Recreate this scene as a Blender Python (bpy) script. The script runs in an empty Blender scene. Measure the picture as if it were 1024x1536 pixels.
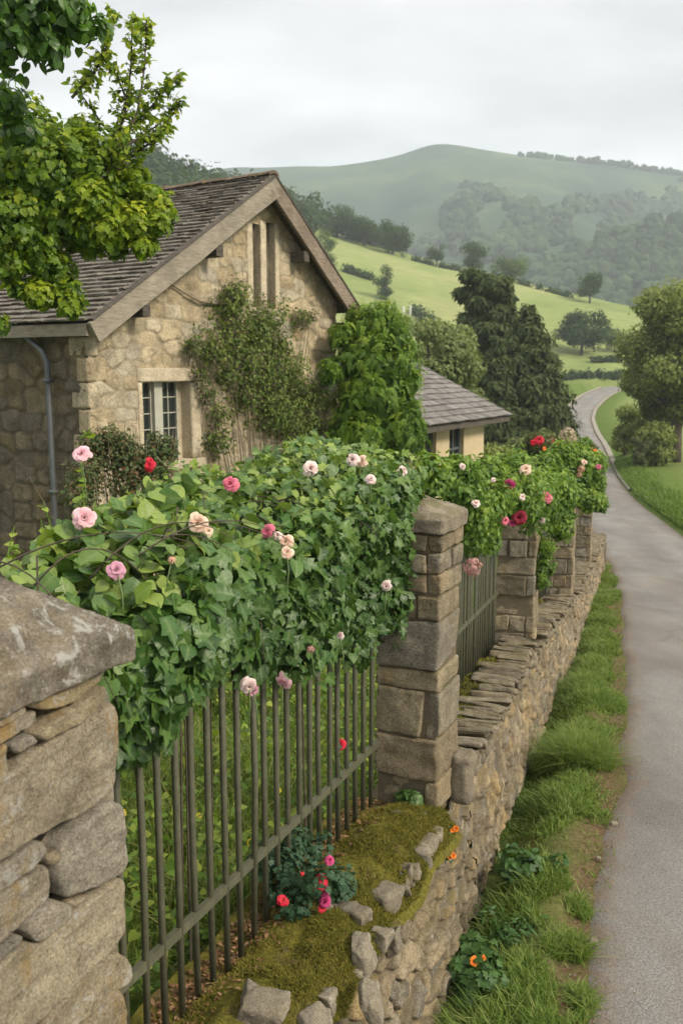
HAZE, SKY_SCALE, SKY_GAIN, SUN_E, EXPO = .0004, 1.5, 3.75, 1.5, 1.55
import bpy, math, random
import numpy as np
from mathutils import Vector, Matrix

RNG = np.random.default_rng(11)
random.seed(5)
C = bpy.context.scene.collection
SC = bpy.context.scene

# ---------------------------------------------------------------- survey: the photograph as a measuring instrument
FPX = 1350.0
TH = math.radians(9.0)
CT, ST = math.cos(TH), math.sin(TH)


def ray(u, v):
    a = (u - 512) / FPX
    b = (768 - v) / FPX
    return np.array([a, CT + b * ST, -ST + b * CT])


def at(u, v, Y):
    r = ray(u, v)
    return r * (Y / r[1])


def on_plane(u, v, p, n):
    r = ray(u, v)
    return r * (np.dot(p, n) / np.dot(r, n))


# ---------------------------------------------------------------- numpy noise
def _hash(ix, iy, iz, seed):
    h = (ix.astype(np.int64) * 374761393 + iy.astype(np.int64) * 668265263 + iz.astype(np.int64) * 1442695041 + seed * 974711) & 0xFFFFFFFF
    h = ((h ^ (h >> 13)) * 1274126177) & 0xFFFFFFFF
    h = ((h ^ (h >> 15)) * 2246822519) & 0xFFFFFFFF
    return ((h ^ (h >> 16)) & 0xFFFFFF) / float(0xFFFFFF)


def vnoise(P, seed=0):
    P = np.asarray(P, float)
    i = np.floor(P).astype(np.int64)
    f = P - i
    w = f * f * (3 - 2 * f)
    r = 0
    for dx in (0, 1):
        for dy in (0, 1):
            for dz in (0, 1):
                h = _hash(i[:, 0] + dx, i[:, 1] + dy, i[:, 2] + dz, seed)
                r = r + h * (w[:, 0] if dx else 1 - w[:, 0]) * (w[:, 1] if dy else 1 - w[:, 1]) * (w[:, 2] if dz else 1 - w[:, 2])
    return r * 2 - 1


def fbm(P, seed=0, octs=3):
    P = np.asarray(P, float)
    r = 0
    a = 1.0
    for k in range(octs):
        r = r + a * vnoise(P * (2.03 ** k) + 7.3 * k, seed + k)
        a *= .5
    return r


def norm(v):
    v = np.asarray(v, float)
    return v / np.maximum(np.linalg.norm(v, axis=-1, keepdims=True), 1e-9)


def smooth(a, b, x):
    t = np.clip((np.asarray(x, float) - a) / (b - a), 0, 1)
    return t * t * (3 - 2 * t)


# ---------------------------------------------------------------- mesh builder
class MB:
    def __init__(s):
        s.V, s.F, s.T, s.A, s.n = [], [], [], [], 0

    def add(s, V, F, tint=.5, aux=0.):
        V = np.asarray(V, float).reshape(-1, 3)
        if not isinstance(F, (list, tuple)):
            F = [F]
        for f in F:
            f = np.asarray(f, dtype=np.int64)
            if f.size:
                s.F.append(f + s.n)
        s.V.append(V)
        s.T.append(np.broadcast_to(np.asarray(tint, float), (len(V),)))
        s.A.append(np.broadcast_to(np.asarray(aux, float), (len(V),)))
        s.n += len(V)
        return s

    def box(s, c, half, ax=np.eye(3), tint=.5, aux=0.):
        ax = np.asarray(ax, float)
        k = np.array([[-1, -1, -1], [1, -1, -1], [1, 1, -1], [-1, 1, -1], [-1, -1, 1], [1, -1, 1], [1, 1, 1], [-1, 1, 1]], float)
        V = np.asarray(c) + (k * np.asarray(half)) @ ax
        F = np.array([[0, 3, 2, 1], [4, 5, 6, 7], [0, 1, 5, 4], [1, 2, 6, 5], [2, 3, 7, 6], [3, 0, 4, 7]])
        return s.add(V, F, tint, aux)

    def tube(s, pts, rad, sides=7, tint=.5, aux=0.):
        pts = np.asarray(pts, float)
        rad = np.broadcast_to(np.asarray(rad, float), (len(pts),))
        d = norm(np.gradient(pts, axis=0))
        ref = np.array([0, 0, 1.]) if abs(d[0][2]) < .8 else np.array([1., 0, 0])
        x = norm(np.cross(d, ref))
        y = np.cross(d, x)
        a = np.linspace(0, 2 * np.pi, sides, endpoint=False)
        V = pts[:, None, :] + rad[:, None, None] * (np.cos(a)[None, :, None] * x[:, None, :] + np.sin(a)[None, :, None] * y[:, None, :])
        n = len(pts)
        i = np.arange(n - 1)[:, None] * sides
        j = np.arange(sides)[None, :]
        j2 = (j + 1) % sides
        F = np.stack([i + j, i + j2, i + sides + j2, i + sides + j], -1).reshape(-1, 4)
        base = len(V.reshape(-1, 3))
        V = np.vstack([V.reshape(-1, 3), pts[0][None], pts[-1][None]])
        jj = np.arange(sides)
        c0 = np.stack([np.full(sides, base), (jj + 1) % sides, jj], -1)
        c1 = np.stack([np.full(sides, base + 1), (n - 1) * sides + jj, (n - 1) * sides + (jj + 1) % sides], -1)
        return s.add(V, [F, np.vstack([c0, c1])], tint, aux)

    def grid(s, V, mask=None, tint=.5, aux=0., flip=False):
        """V (a,b,3) lattice; mask (a-1,b-1) keeps faces"""
        a, b = V.shape[:2]
        idx = np.arange(a * b).reshape(a, b)
        F = np.stack([idx[:-1, :-1], idx[1:, :-1], idx[1:, 1:], idx[:-1, 1:]], -1)
        F = F[mask] if mask is not None else F.reshape(-1, 4)
        if flip:
            F = F[:, ::-1]
        t = np.asarray(tint, float).reshape(-1) if np.ndim(tint) else tint
        x = np.asarray(aux, float).reshape(-1) if np.ndim(aux) else aux
        return s.add(V.reshape(-1, 3), F, t, x)

    def mesh(s, name, mat, sm=False, origin=(0, 0, 0)):
        V = np.vstack(s.V) - np.asarray(origin, float)
        loops = np.concatenate([f.reshape(-1) for f in s.F])
        tot = np.concatenate([np.full(len(f), f.shape[1]) for f in s.F])
        me = bpy.data.meshes.new(name)
        me.vertices.add(len(V))
        me.vertices.foreach_set('co', V.astype(np.float32).ravel())
        me.loops.add(len(loops))
        me.loops.foreach_set('vertex_index', loops.astype(np.int32))
        me.polygons.add(len(tot))
        st = np.concatenate([[0], np.cumsum(tot)[:-1]])
        me.polygons.foreach_set('loop_start', st.astype(np.int32))
        me.polygons.foreach_set('loop_total', tot.astype(np.int32))
        me.polygons.foreach_set('use_smooth', np.full(len(tot), sm))
        for nm, ar in (('tint', s.T), ('aux', s.A)):
            at_ = me.attributes.new(nm, 'FLOAT', 'POINT')
            at_.data.foreach_set('value', np.concatenate(ar).astype(np.float32))
        me.materials.append(mat)
        me.update(calc_edges=True)
        me.validate()
        return me

    def build(s, name, mat, parent=None, sm=False, origin=None):
        if origin is None:
            origin = np.array(world_loc(parent)) if parent is not None else np.zeros(3)
        me = s.mesh(name, mat, sm, origin)
        o = bpy.data.objects.new(name, me)
        C.objects.link(o)
        if parent is not None:
            o.parent = parent
            o.location = np.asarray(origin) - np.array(world_loc(parent))
        else:
            o.location = origin
        return o


def world_loc(o):
    l = np.zeros(3)
    while o is not None:
        l = l + np.array(o.location)
        o = o.parent
    return l


def tag(o, label=None, cat=None, group=None, kind=None):
    if label: o['label'] = label
    if cat: o['category'] = cat
    if group: o['group'] = group
    if kind: o['kind'] = kind
    return o


def thing(name, label, cat, loc, group=None):
    o = bpy.data.objects.new(name, None)
    o.empty_display_size = .2
    C.objects.link(o)
    o.location = loc
    return tag(o, label, cat, group)


def copy_thing(root, loc, rot=0., scale=1., label=None, group=None):
    r = root.copy()
    C.objects.link(r)
    r.location = loc
    r.rotation_euler = (0, 0, rot)
    r.scale = (scale,) * 3 if np.ndim(scale) == 0 else scale
    if label: r['label'] = label
    if group: r['group'] = group
    for ch in list(root.children):
        c = ch.copy()
        C.objects.link(c)
        c.parent = r
        for g in ch.children:
            d = g.copy()
            C.objects.link(d)
            d.parent = c
    return r


# ---------------------------------------------------------------- materials
class Sh:
    def __init__(s, name):
        m = bpy.data.materials.new(name)
        m.use_nodes = True
        s.m, s.nt = m, m.node_tree
        s.nt.nodes.clear()
        s.out = s.n('ShaderNodeOutputMaterial')
        s.tc = None

    def n(s, t, **k):
        x = s.nt.nodes.new(t)
        for a, b in k.items():
            setattr(x, a, b)
        return x

    def l(s, a, b):
        s.nt.links.new(a, b)

    def put(s, sock, v):
        if hasattr(v, 'is_output'):
            s.l(v, sock)
        elif isinstance(v, (tuple, list)) and sock.type == 'RGBA':
            sock.default_value = (*v[:3], 1)
        else:
            sock.default_value = v

    def co(s, scale=None):
        if s.tc is None:
            s.tc = s.n('ShaderNodeTexCoord').outputs['Object']
        if scale is None:
            return s.tc
        m = s.n('ShaderNodeMapping')
        m.inputs['Scale'].default_value = scale
        s.l(s.tc, m.inputs[0])
        return m.outputs[0]

    def noise(s, scale, det=3, rough=.55, stretch=None, dist=0.):
        x = s.n('ShaderNodeTexNoise')
        s.l(s.co(stretch), x.inputs['Vector'])
        x.inputs['Scale'].default_value = scale
        x.inputs['Detail'].default_value = det
        x.inputs['Roughness'].default_value = rough
        x.inputs['Distortion'].default_value = dist
        return x.outputs[0]

    def voro(s, scale, feature='F1', out='Distance', stretch=None):
        x = s.n('ShaderNodeTexVoronoi')
        x.feature = feature
        s.l(s.co(stretch), x.inputs['Vector'])
        x.inputs['Scale'].default_value = scale
        return x.outputs[out]

    def attr(s, name):
        x = s.n('ShaderNodeAttribute')
        x.attribute_name = name
        return x.outputs['Fac']

    def ramp(s, fac, stops, interp='LINEAR'):
        x = s.n('ShaderNodeValToRGB')
        x.color_ramp.interpolation = interp
        e = x.color_ramp.elements
        while len(e) < len(stops):
            e.new(.5)
        for i, (p, c) in enumerate(stops):
            e[i].position = p
            e[i].color = (*c, 1) if np.ndim(c) else (c, c, c, 1)
        s.l(fac, x.inputs[0])
        return x.outputs[0]

    def mix(s, fac, a, b, blend='MIX'):
        x = s.n('ShaderNodeMix', data_type='RGBA', blend_type=blend)
        s.put(x.inputs[0], fac)
        s.put(x.inputs[6], a)
        s.put(x.inputs[7], b)
        return x.outputs[2]

    def math(s, op, a, b=0., clamp=False):
        x = s.n('ShaderNodeMath', operation=op, use_clamp=clamp)
        s.put(x.inputs[0], a)
        s.put(x.inputs[1], b)
        return x.outputs[0]

    def up(s):
        g = s.n('ShaderNodeNewGeometry')
        x = s.n('ShaderNodeSeparateXYZ')
        s.l(g.outputs['Normal'], x.inputs[0])
        return x.outputs[2]

    def bump(s, h, strength=.5, dist=.01, nrm=None):
        x = s.n('ShaderNodeBump')
        x.inputs['Strength'].default_value = strength
        x.inputs['Distance'].default_value = dist
        s.l(h, x.inputs['Height'])
        if nrm is not None:
            s.l(nrm, x.inputs['Normal'])
        return x.outputs[0]

    def pbsdf(s, col, rough=.8, spec=.3, nrm=None, metal=0.):
        p = s.n('ShaderNodeBsdfPrincipled')
        s.put(p.inputs['Base Color'], col)
        s.put(p.inputs['Roughness'], rough)
        p.inputs['Specular IOR Level'].default_value = spec
        p.inputs['Metallic'].default_value = metal
        if nrm is not None:
            s.l(nrm, p.inputs['Normal'])
        return p.outputs[0]

    def done(s, shader):
        s.l(shader, s.out.inputs[0])
        return s.m


def mat_stone(name, cols, mortar=(.2, .17, .13), lichen=.5, ochre=.3, moss=0., mottle=.55, dark=.3, bs=1., streak=0., lt=.6):
    s = Sh(name)
    k = len(cols)
    base = s.ramp(s.attr('tint'), [(i / (k - 1), c) for i, c in enumerate(cols)])
    n1 = s.noise(5 * bs, 5, .65)
    base = s.mix(mottle, base, s.ramp(n1, [(.27, .3), (.5, .95), (.73, 1.6)]), 'MULTIPLY')
    n2 = s.noise(75 * bs, 4, .8)
    base = s.mix(.8, base, s.ramp(n2, [(.34, .38), (.51, 1.), (.7, 1.65)]), 'MULTIPLY')
    n3 = s.noise(3.1 * bs, 4, .7, stretch=(1, 1, .6))
    base = s.mix(s.math('MULTIPLY', s.ramp(n3, [(.55, 0.), (.68, 1.)]), ochre), base, (.36, .23, .075))
    if streak:
        n7 = s.noise(4 * bs, 4, .6, stretch=(1, 1, .16))
        base = s.mix(s.math('MULTIPLY', s.ramp(n7, [(.5, 0.), (.68, 1.)]), streak), base, (.095, .085, .065))
    n4 = s.noise(7.3 * bs, 6, .75, dist=.6)
    base = s.mix(s.math('MULTIPLY', s.ramp(n4, [(lt, 0.), (lt + .06, 1.)]), lichen), base, (.5, .48, .43))
    n6 = s.noise(24 * bs, 4, .7)
    base = s.mix(s.math('MULTIPLY', s.ramp(n6, [(.6, 0.), (.65, 1.)]), min(.55, lichen * .8)), base, (.47, .45, .38))
    base = s.mix(s.math('MULTIPLY', s.ramp(n6, [(.33, 1.), (.39, 0.)]), .5), base, (.07, .062, .048))
    n5 = s.noise(2.4 * bs, 5, .7)
    base = s.mix(s.math('MULTIPLY', s.ramp(n5, [(.52, 0.), (.72, 1.)]), dark), base, (.06, .055, .042))
    base = s.mix(s.attr('aux'), base, s.mix(n1, mortar, tuple(c * .55 for c in mortar)))
    if moss:
        mf = s.math('MULTIPLY', s.ramp(s.up(), [(.3, 0.), (.75, 1.)]), s.ramp(s.noise(6 * bs, 5, .7), [(.42, 0.), (.6, 1.)]))
        mc = s.ramp(s.noise(60 * bs, 3), [(.3, (.05, .05, .012)), (.7, (.16, .15, .03))])
        base = s.mix(s.math('MULTIPLY', mf, moss), base, mc)
    h = s.math('ADD', s.math('MULTIPLY', s.noise(11 * bs, 9, .78), 1.5), s.math('MULTIPLY', n2, .3))
    return s.done(s.pbsdf(base, .92, .12, s.bump(h, 1., .03 / bs)))


def mat_leaf(name, cols, trans=.3, rough=.45, spec=.4, tcol=None, vein=0.):
    s = Sh(name)
    k = len(cols)
    base = s.ramp(s.attr('tint'), [(i / (k - 1), c) for i, c in enumerate(cols)])
    base = s.mix(.5, base, s.ramp(s.noise(16, 3, .6), [(.3, .6), (.7, 1.35)]), 'MULTIPLY')
    nrm = None
    if vein:
        nrm = s.bump(s.noise(45, 2, .5), .35, .01)
        base = s.mix(s.math('MULTIPLY', s.math('POWER', s.attr('aux'), 5.), vein), base, (.2, .26, .1))
    g = s.n('ShaderNodeNewGeometry').outputs['Backfacing']
    base = s.mix(s.math('MULTIPLY', g, .45), base, s.mix(.5, base, (.16, .2, .1)))
    p = s.pbsdf(base, rough, spec, nrm)
    t = s.n('ShaderNodeBsdfTranslucent')
    s.put(t.inputs[0], s.mix(1., base, tcol or (1.5, 1.6, .6), 'MULTIPLY'))
    mx = s.n('ShaderNodeMixShader')
    mx.inputs[0].default_value = trans
    s.l(p, mx.inputs[1])
    s.l(t.outputs[0], mx.inputs[2])
    return s.done(mx.outputs[0])


def mat_wood(name, a, b, stretch=(2, 2, 20)):
    s = Sh(name)
    n = s.noise(3, 5, .65, stretch=stretch)
    c = s.ramp(n, [(.3, a), (.7, b)])
    c = s.mix(.6, c, s.ramp(s.noise(2.5, 5, .7), [(.3, .55), (.7, 1.25)]), 'MULTIPLY')
    c = s.mix(s.math('MULTIPLY', s.ramp(s.noise(9, 5, .8), [(.6, 0.), (.7, 1.)]), .35), c, (.35, .34, .28))
    return s.done(s.pbsdf(c, .85, .2, s.bump(n, .5, .01)))


def mat_plain(name, col, rough=.6, spec=.4, var=.35, scale=8, metal=0., bump=.2):
    s = Sh(name)
    n = s.noise(scale, 5, .65)
    c = s.mix(var, col, s.ramp(n, [(.3, .5), (.7, 1.5)]), 'MULTIPLY')
    return s.done(s.pbsdf(c, rough, spec, s.bump(n, bump, .01), metal))


M = {}
M['pillar'] = mat_stone('pillar_stone', [(.24, .195, .13), (.33, .26, .16), (.29, .26, .205), (.42, .335, .2)], mortar=(.25, .2, .14), lichen=.4, ochre=.4, moss=.5, dark=.5, bs=1.2, streak=.3)
M['gatepier'] = mat_stone('pier_stone', [(.28, .235, .165), (.38, .3, .175), (.33, .295, .235), (.43, .345, .205)], mortar=(.05, .042, .032), lt=.57, lichen=.6, ochre=.85, moss=0., dark=.4, bs=1.6)
M['cap'] = mat_stone('cap_stone', [(.25, .215, .165), (.31, .27, .21)], lichen=.9, ochre=.2, moss=.1, dark=.75, bs=1.5, mottle=.85, lt=.55)
M['wall'] = mat_stone('wall_stone', [(.21, .17, .11), (.3, .235, .145), (.26, .23, .175), (.39, .31, .195), (.4, .29, .145)], mortar=(.25, .2, .13), lichen=.6, ochre=.35, moss=.4, dark=.6, bs=1.3, streak=.45, mottle=.75)
M['coping'] = mat_stone('coping_stone', [(.22, .185, .135), (.3, .255, .185), (.26, .21, .14)], lichen=.4, ochre=.1, moss=.55, dark=.4, bs=1.5)
M['rock'] = mat_stone('ledge_rock', [(.24, .205, .15), (.34, .295, .22)], lichen=.5, ochre=.1, moss=.25, dark=.35, bs=2.)
M['house'] = mat_stone('cottage_stone', [(.48, .38, .235), (.57, .465, .3), (.47, .415, .315), (.62, .53, .37), (.56, .41, .22)], mortar=(.52, .43, .285), lichen=.3, ochre=.18, dark=.3, bs=.8, mottle=.6, streak=.35)
M['house_side_shaded'] = mat_stone('shaded_side_wall_stone', [(.17, .135, .08), (.23, .185, .11), (.19, .165, .125), (.26, .21, .13)], mortar=(.17, .14, .095), lichen=.1, ochre=.2, dark=.6, bs=.8, streak=.6)  # cottage stone in darker tones, the side wall's shade put into its colour
M['dressed'] = mat_stone('dressed_stone', [(.58, .49, .34), (.66, .56, .4)], lichen=.1, ochre=.1, dark=.12, bs=1., mottle=.35)
M['slate'] = mat_stone('roof_slate', [(.14, .122, .1), (.2, .175, .148), (.27, .24, .205), (.18, .15, .118)], lichen=.55, ochre=.05, moss=.3, dark=.4, bs=1.5)
M['slate_pale'] = mat_stone('pale_roof_slate', [(.17, .155, .14), (.23, .21, .19), (.28, .26, .24)], lichen=.6, ochre=.0, moss=.05, dark=.35, bs=.7)
M['wood'] = mat_wood('weathered_timber', (.17, .145, .108), (.33, .29, .225))
M['wood_dark'] = mat_wood('dark_timber', (.05, .042, .034), (.13, .112, .09))
M['iron'] = mat_plain('painted_iron', (.09, .09, .056), .5, .4, .5, 20)
M['pipe'] = mat_plain('grey_pipe', (.085, .092, .095), .5, .5, .3, 6)
M['render'] = mat_plain('cream_render', (.5, .4, .25), .9, .2, .3, 2)
M['frame'] = mat_plain('pale_window_paint', (.38, .37, .3), .5, .4, .2, 6)
M['glass'] = mat_plain('window_glass', (.018, .024, .024), .05, .6, .3, 2, bump=.02)
M['bark'] = mat_wood('tree_bark', (.045, .034, .024), (.13, .105, .08), (6, 6, 1.5))
M['twig'] = mat_wood('dry_twigs', (.13, .1, .07), (.26, .21, .15), (4, 4, 2))
M['greenstem'] = mat_plain('green_stem', (.1, .15, .05), .6, .3)
G = lambda *c: list(c)
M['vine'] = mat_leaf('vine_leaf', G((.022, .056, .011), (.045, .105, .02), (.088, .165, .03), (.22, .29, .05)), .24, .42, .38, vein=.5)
M['vine_light'] = mat_leaf('rambler_leaf', G((.045, .095, .016), (.1, .19, .026), (.19, .29, .038), (.33, .38, .06)), .36, .5, .35)
M['wisteria'] = mat_leaf('creeper_leaf', G((.045, .095, .012), (.1, .19, .022), (.19, .28, .03), (.4, .44, .05)), .4, .5, .3)
M['gableshrub'] = mat_leaf('wall_shrub_leaf', G((.06, .085, .024), (.1, .15, .036), (.17, .21, .05), (.28, .26, .11)), .3, .6, .2)
M['redshrub'] = mat_leaf('red_tinged_leaf', G((.04, .065, .02), (.07, .11, .03), (.12, .11, .04), (.2, .06, .035)), .25, .55, .3)
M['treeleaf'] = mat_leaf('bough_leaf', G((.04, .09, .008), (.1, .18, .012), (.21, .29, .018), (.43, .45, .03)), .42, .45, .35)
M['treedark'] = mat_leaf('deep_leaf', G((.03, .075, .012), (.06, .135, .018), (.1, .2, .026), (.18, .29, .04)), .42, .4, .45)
M['bgleaf'] = mat_leaf('broadleaf', G((.045, .075, .025), (.08, .12, .036), (.12, .165, .05), (.16, .2, .07)), .25, .7, .1)
M['bgdark'] = mat_leaf('dark_needles', G((.042, .058, .022), (.072, .095, .034), (.115, .14, .05)), .2, .7, .1)
M['bgpale'] = mat_leaf('olive_leaf', G((.1, .135, .05), (.15, .19, .07), (.21, .24, .095), (.26, .28, .12)), .3, .7, .1)
M['bgright'] = mat_leaf('ash_leaf', G((.09, .12, .03), (.165, .205, .05), (.24, .275, .075), (.33, .34, .1)), .3, .6, .2)
M['ridgeleaf'] = mat_leaf('ridge_leaf', G((.03, .052, .022), (.05, .08, .03), (.08, .11, .04)), .2, .8, .05)
M['grass'] = mat_leaf('grass_blade', G((.06, .108, .018), (.115, .185, .028), (.18, .25, .048), (.32, .3, .11)), .35, .55, .25)
M['weed'] = mat_leaf('weed_leaf', G((.035, .085, .02), (.06, .13, .03), (.1, .18, .05)), .3, .5, .35)
M['geranium'] = mat_leaf('geranium_leaf', G((.025, .065, .03), (.045, .095, .045), (.075, .13, .06)), .25, .55, .3)
M['moss'] = mat_leaf('moss_tuft', G((.075, .075, .012), (.14, .135, .022), (.22, .195, .036), (.26, .17, .06)), .25, .8, .1)


def mat_petal(name, a, b):
    s = Sh(name)
    c = s.ramp(s.attr('tint'), [(0, a), (1, b)])
    p = s.pbsdf(c, .55, .25)
    t = s.n('ShaderNodeBsdfTranslucent')
    s.put(t.inputs[0], c)
    mx = s.n('ShaderNodeMixShader')
    mx.inputs[0].default_value = .3
    s.l(p, mx.inputs[1])
    s.l(t.outputs[0], mx.inputs[2])
    return s.done(mx.outputs[0])


M['p_pink'] = mat_petal('pink_petal', (.76, .3, .37), (.84, .58, .6))
M['p_hot'] = mat_petal('hot_pink_petal', (.65, .06, .15), (.8, .25, .33))
M['p_pale'] = mat_petal('blush_petal', (.78, .4, .38), (.82, .72, .66))
M['p_cream'] = mat_petal('peach_petal', (.75, .3, .2), (.82, .66, .5))
M['p_mauve'] = mat_petal('mauve_petal', (.5, .16, .25), (.62, .35, .43))
M['p_red'] = mat_petal('red_petal', (.5, .008, .02), (.68, .03, .06))
M['p_magenta'] = mat_petal('magenta_petal', (.5, .02, .12), (.7, .1, .28))
M['p_crimson'] = mat_petal('crimson_petal', (.16, .008, .02), (.35, .03, .06))
M['p_orange'] = mat_petal('orange_petal', (.75, .1, .01), (.8, .25, .02))
M['p_yellow'] = mat_petal('yellow_petal', (.7, .5, .02), (.75, .6, .05))
M['p_dusty'] = mat_petal('dusty_pink_petal', (.5, .24, .22), (.66, .42, .36))
M['p_beige'] = mat_petal('beige_petal', (.42, .33, .22), (.6, .5, .36))
# ---------------------------------------------------------------- stones
_cube = {}


def cube_grid(n):
    if n in _cube:
        return _cube[n]
    g = np.linspace(-1, 1, n + 1)
    V, F = [], []
    for ax in range(3):
        for sg in (-1, 1):
            a, b = np.meshgrid(g, g, indexing='ij')
            p = np.zeros((n + 1, n + 1, 3))
            p[..., ax] = sg
            p[..., (ax + 1) % 3] = a
            p[..., (ax + 2) % 3] = b
            base = sum(len(v) for v in V)
            V.append(p.reshape(-1, 3))
            idx = np.arange((n + 1) ** 2).reshape(n + 1, n + 1) + base
            q = np.stack([idx[:-1, :-1], idx[1:, :-1], idx[1:, 1:], idx[:-1, 1:]], -1).reshape(-1, 4)
            F.append(q if sg > 0 else q[:, ::-1])
    V = np.vstack(V)
    F = np.vstack(F)
    key = np.round(V * 1000).astype(int)
    u, first, inv = np.unique(key, axis=0, return_index=True, return_inverse=True)
    _cube[n] = (V[first], np.asarray(inv).reshape(-1)[F])
    return _cube[n]


def stone_box(mb, c, half, ax=np.eye(3), r=.03, n=8, amp=.012, freq=7., warp=.06, tint=None, rng=RNG, aux=0.):
    """a rounded, slightly skewed block of stone"""
    V, F = cube_grid(n)
    half = np.asarray(half, float)
    g = np.sign(V) * (np.abs(V) ** .8)
    V = g * half
    k = rng.uniform(-warp, warp, (3, 3))
    V = V + (V / half) @ (k * half.mean()) * .5 + np.stack([(V[:, 1] / half[1]) * (V[:, 2] / half[2]), (V[:, 0] / half[0]) * (V[:, 2] / half[2]), (V[:, 0] / half[0]) * (V[:, 1] / half[1])], -1) * rng.uniform(-warp, warp, 3) * half.min()
    rr = min(r, half.min() * .95)
    q = np.clip(V, -(half - rr), half - rr)
    d = V - q
    L = np.linalg.norm(d, axis=1, keepdims=True)
    V = q + d / np.maximum(L, 1e-9) * np.minimum(L, rr)
    W = np.asarray(c) + V @ np.asarray(ax)
    nn = norm(V / half) @ np.asarray(ax)
    sd = int(rng.integers(1e6))
    W = W + nn * (amp * fbm(W * freq, sd, 5) + amp * .8 * vnoise(W * freq * .35, sd + 4) - amp * .5 * np.abs(vnoise(W * freq * 2.3, sd + 8)))[:, None]
    mb.add(W, F, rng.random() if tint is None else tint, aux)


def stone_poly(mb, poly, org, ex, ez, en, depth=.05, back=.2, r=.75, amp=.008, freq=9., rings=10, npt=52, rng=RNG, tint=None, tilt=.02):
    """a face stone of given outline: poly in (x,z) of the face, bulging out along en"""
    poly = np.asarray(poly, float)
    for _ in range(2):
        q = np.roll(poly, -1, 0)
        poly = np.stack([poly * .82 + q * .18, poly * .18 + q * .82], 1).reshape(-1, 2)
    cl = np.vstack([poly, poly[:1]])
    sl = np.concatenate([[0], np.cumsum(np.linalg.norm(np.diff(cl, axis=0), axis=1))])
    t = np.linspace(0, sl[-1], npt, endpoint=False)
    B = np.stack([np.interp(t, sl, cl[:, 0]), np.interp(t, sl, cl[:, 1])], 1)
    B = B + .006 * np.stack([fbm(np.stack([B[:, 0] * 16, B[:, 1] * 16, 0 * t + 5 * k_], 1), 7 + k_, 3) for k_ in (0, 1)], 1)
    if np.sum(B[:, 0] * np.roll(B[:, 1], -1) - B[:, 1] * np.roll(B[:, 0], -1)) < 0:
        B = B[::-1]
    c = B.mean(0)
    size = np.sqrt(((B - c) ** 2).sum(1)).mean()
    tl = rng.uniform(-tilt, tilt, 2) / max(size, .05)
    P, H = [], []
    for k in range(rings + 1):
        a = (k / rings) ** .55
        P.append(c + (B - c) * a)
        edge = size * (1 - a)
        rr = min(depth * .8, .017)
        h = depth * 1.0 - rr + rr * np.sqrt(np.clip(1 - (1 - np.clip(edge / rr, 0, 1)) ** 2, 0, 1))
        H.append(np.full(npt, h))
    P.append(B.copy()); H.append(np.full(npt, -back))
    P = np.array(P); H = np.array(H)
    H[:-1] += (P[:-1] - c) @ tl
    org, ex, ez, en = map(np.asarray, (org, ex, ez, en))
    W = org + P[..., :1] * ex + P[..., 1:] * ez + H[..., None] * en
    sd = int(rng.integers(1e6))
    nz = fbm(W.reshape(-1, 3) * freq * 1.6, sd, 5).reshape(H.shape) * amp * 1.1 - np.abs(vnoise(W.reshape(-1, 3) * [7, 7, 26], sd + 3)).reshape(H.shape) * amp * .9 + fbm(W.reshape(-1, 3) * freq * .3, sd + 9, 2).reshape(H.shape) * amp
    nz[-1] = 0
    W = W + nz[..., None] * en
    K = rings + 2
    i = np.arange(K - 1)[:, None] * npt
    j = np.arange(npt)[None]
    j2 = (j + 1) % npt
    F = np.stack([i + j, i + npt + j, i + npt + j2, i + j2], -1).reshape(-1, 4)
    mb.add(W.reshape(-1, 3), F, rng.random() if tint is None else tint, 0.)


def rubble(S, Z, cw, ch, seed, p=3.2, warp=.25, jit=.42, jz=.34):
    """irregular stone layout: (stone id, distance to the joint in cells) for points of a wall face"""
    rng = np.random.default_rng(seed)
    s = S.ravel() / cw
    z = Z.ravel() / ch
    pts = np.stack([s * .9, z * .9, np.zeros_like(s)], 1)
    s = s + warp * fbm(pts, seed, 2)
    z = z + warp * fbm(pts, seed + 50, 2)
    a0, a1 = int(s.min()) - 2, int(s.max()) + 3
    b0, b1 = int(z.min()) - 2, int(z.max()) + 3
    J = jit
    gx, gz = np.meshgrid(np.arange(a0, a1), np.arange(b0, b1), indexing='ij')
    off = rng.uniform(0, 1, gz.shape[1])
    sx = gx + off[None] + rng.uniform(-J, J, gx.shape)
    sz = gz + rng.uniform(-jz, jz, gx.shape)
    drop = rng.random(gx.shape) < .2
    sx, sz = sx[~drop], sz[~drop]
    wgt = rng.uniform(-.12, .12, len(sx))
    ids = np.zeros(len(s), int)
    e = np.zeros(len(s))
    for k in range(0, len(s), 4000):
        d = (np.abs(s[k:k + 4000, None] - sx) ** p + np.abs(z[k:k + 4000, None] - sz) ** p) ** (1 / p) + wgt
        pt = np.partition(d, 1, axis=1)[:, :2]
        e[k:k + 4000] = pt[:, 1] - pt[:, 0]
        ids[k:k + 4000] = d.argmin(1)
    tint = rng.random(len(sx))
    offs = rng.uniform(-1, 1, len(sx))
    tlt = rng.uniform(-1, 1, (len(sx), 2))
    ds, dz = s - sx[ids], z - sz[ids]
    sh = S.shape
    return tint[ids].reshape(sh), e.reshape(sh), (offs[ids] + ds * tlt[ids, 0] + dz * tlt[ids, 1]).reshape(sh)


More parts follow.
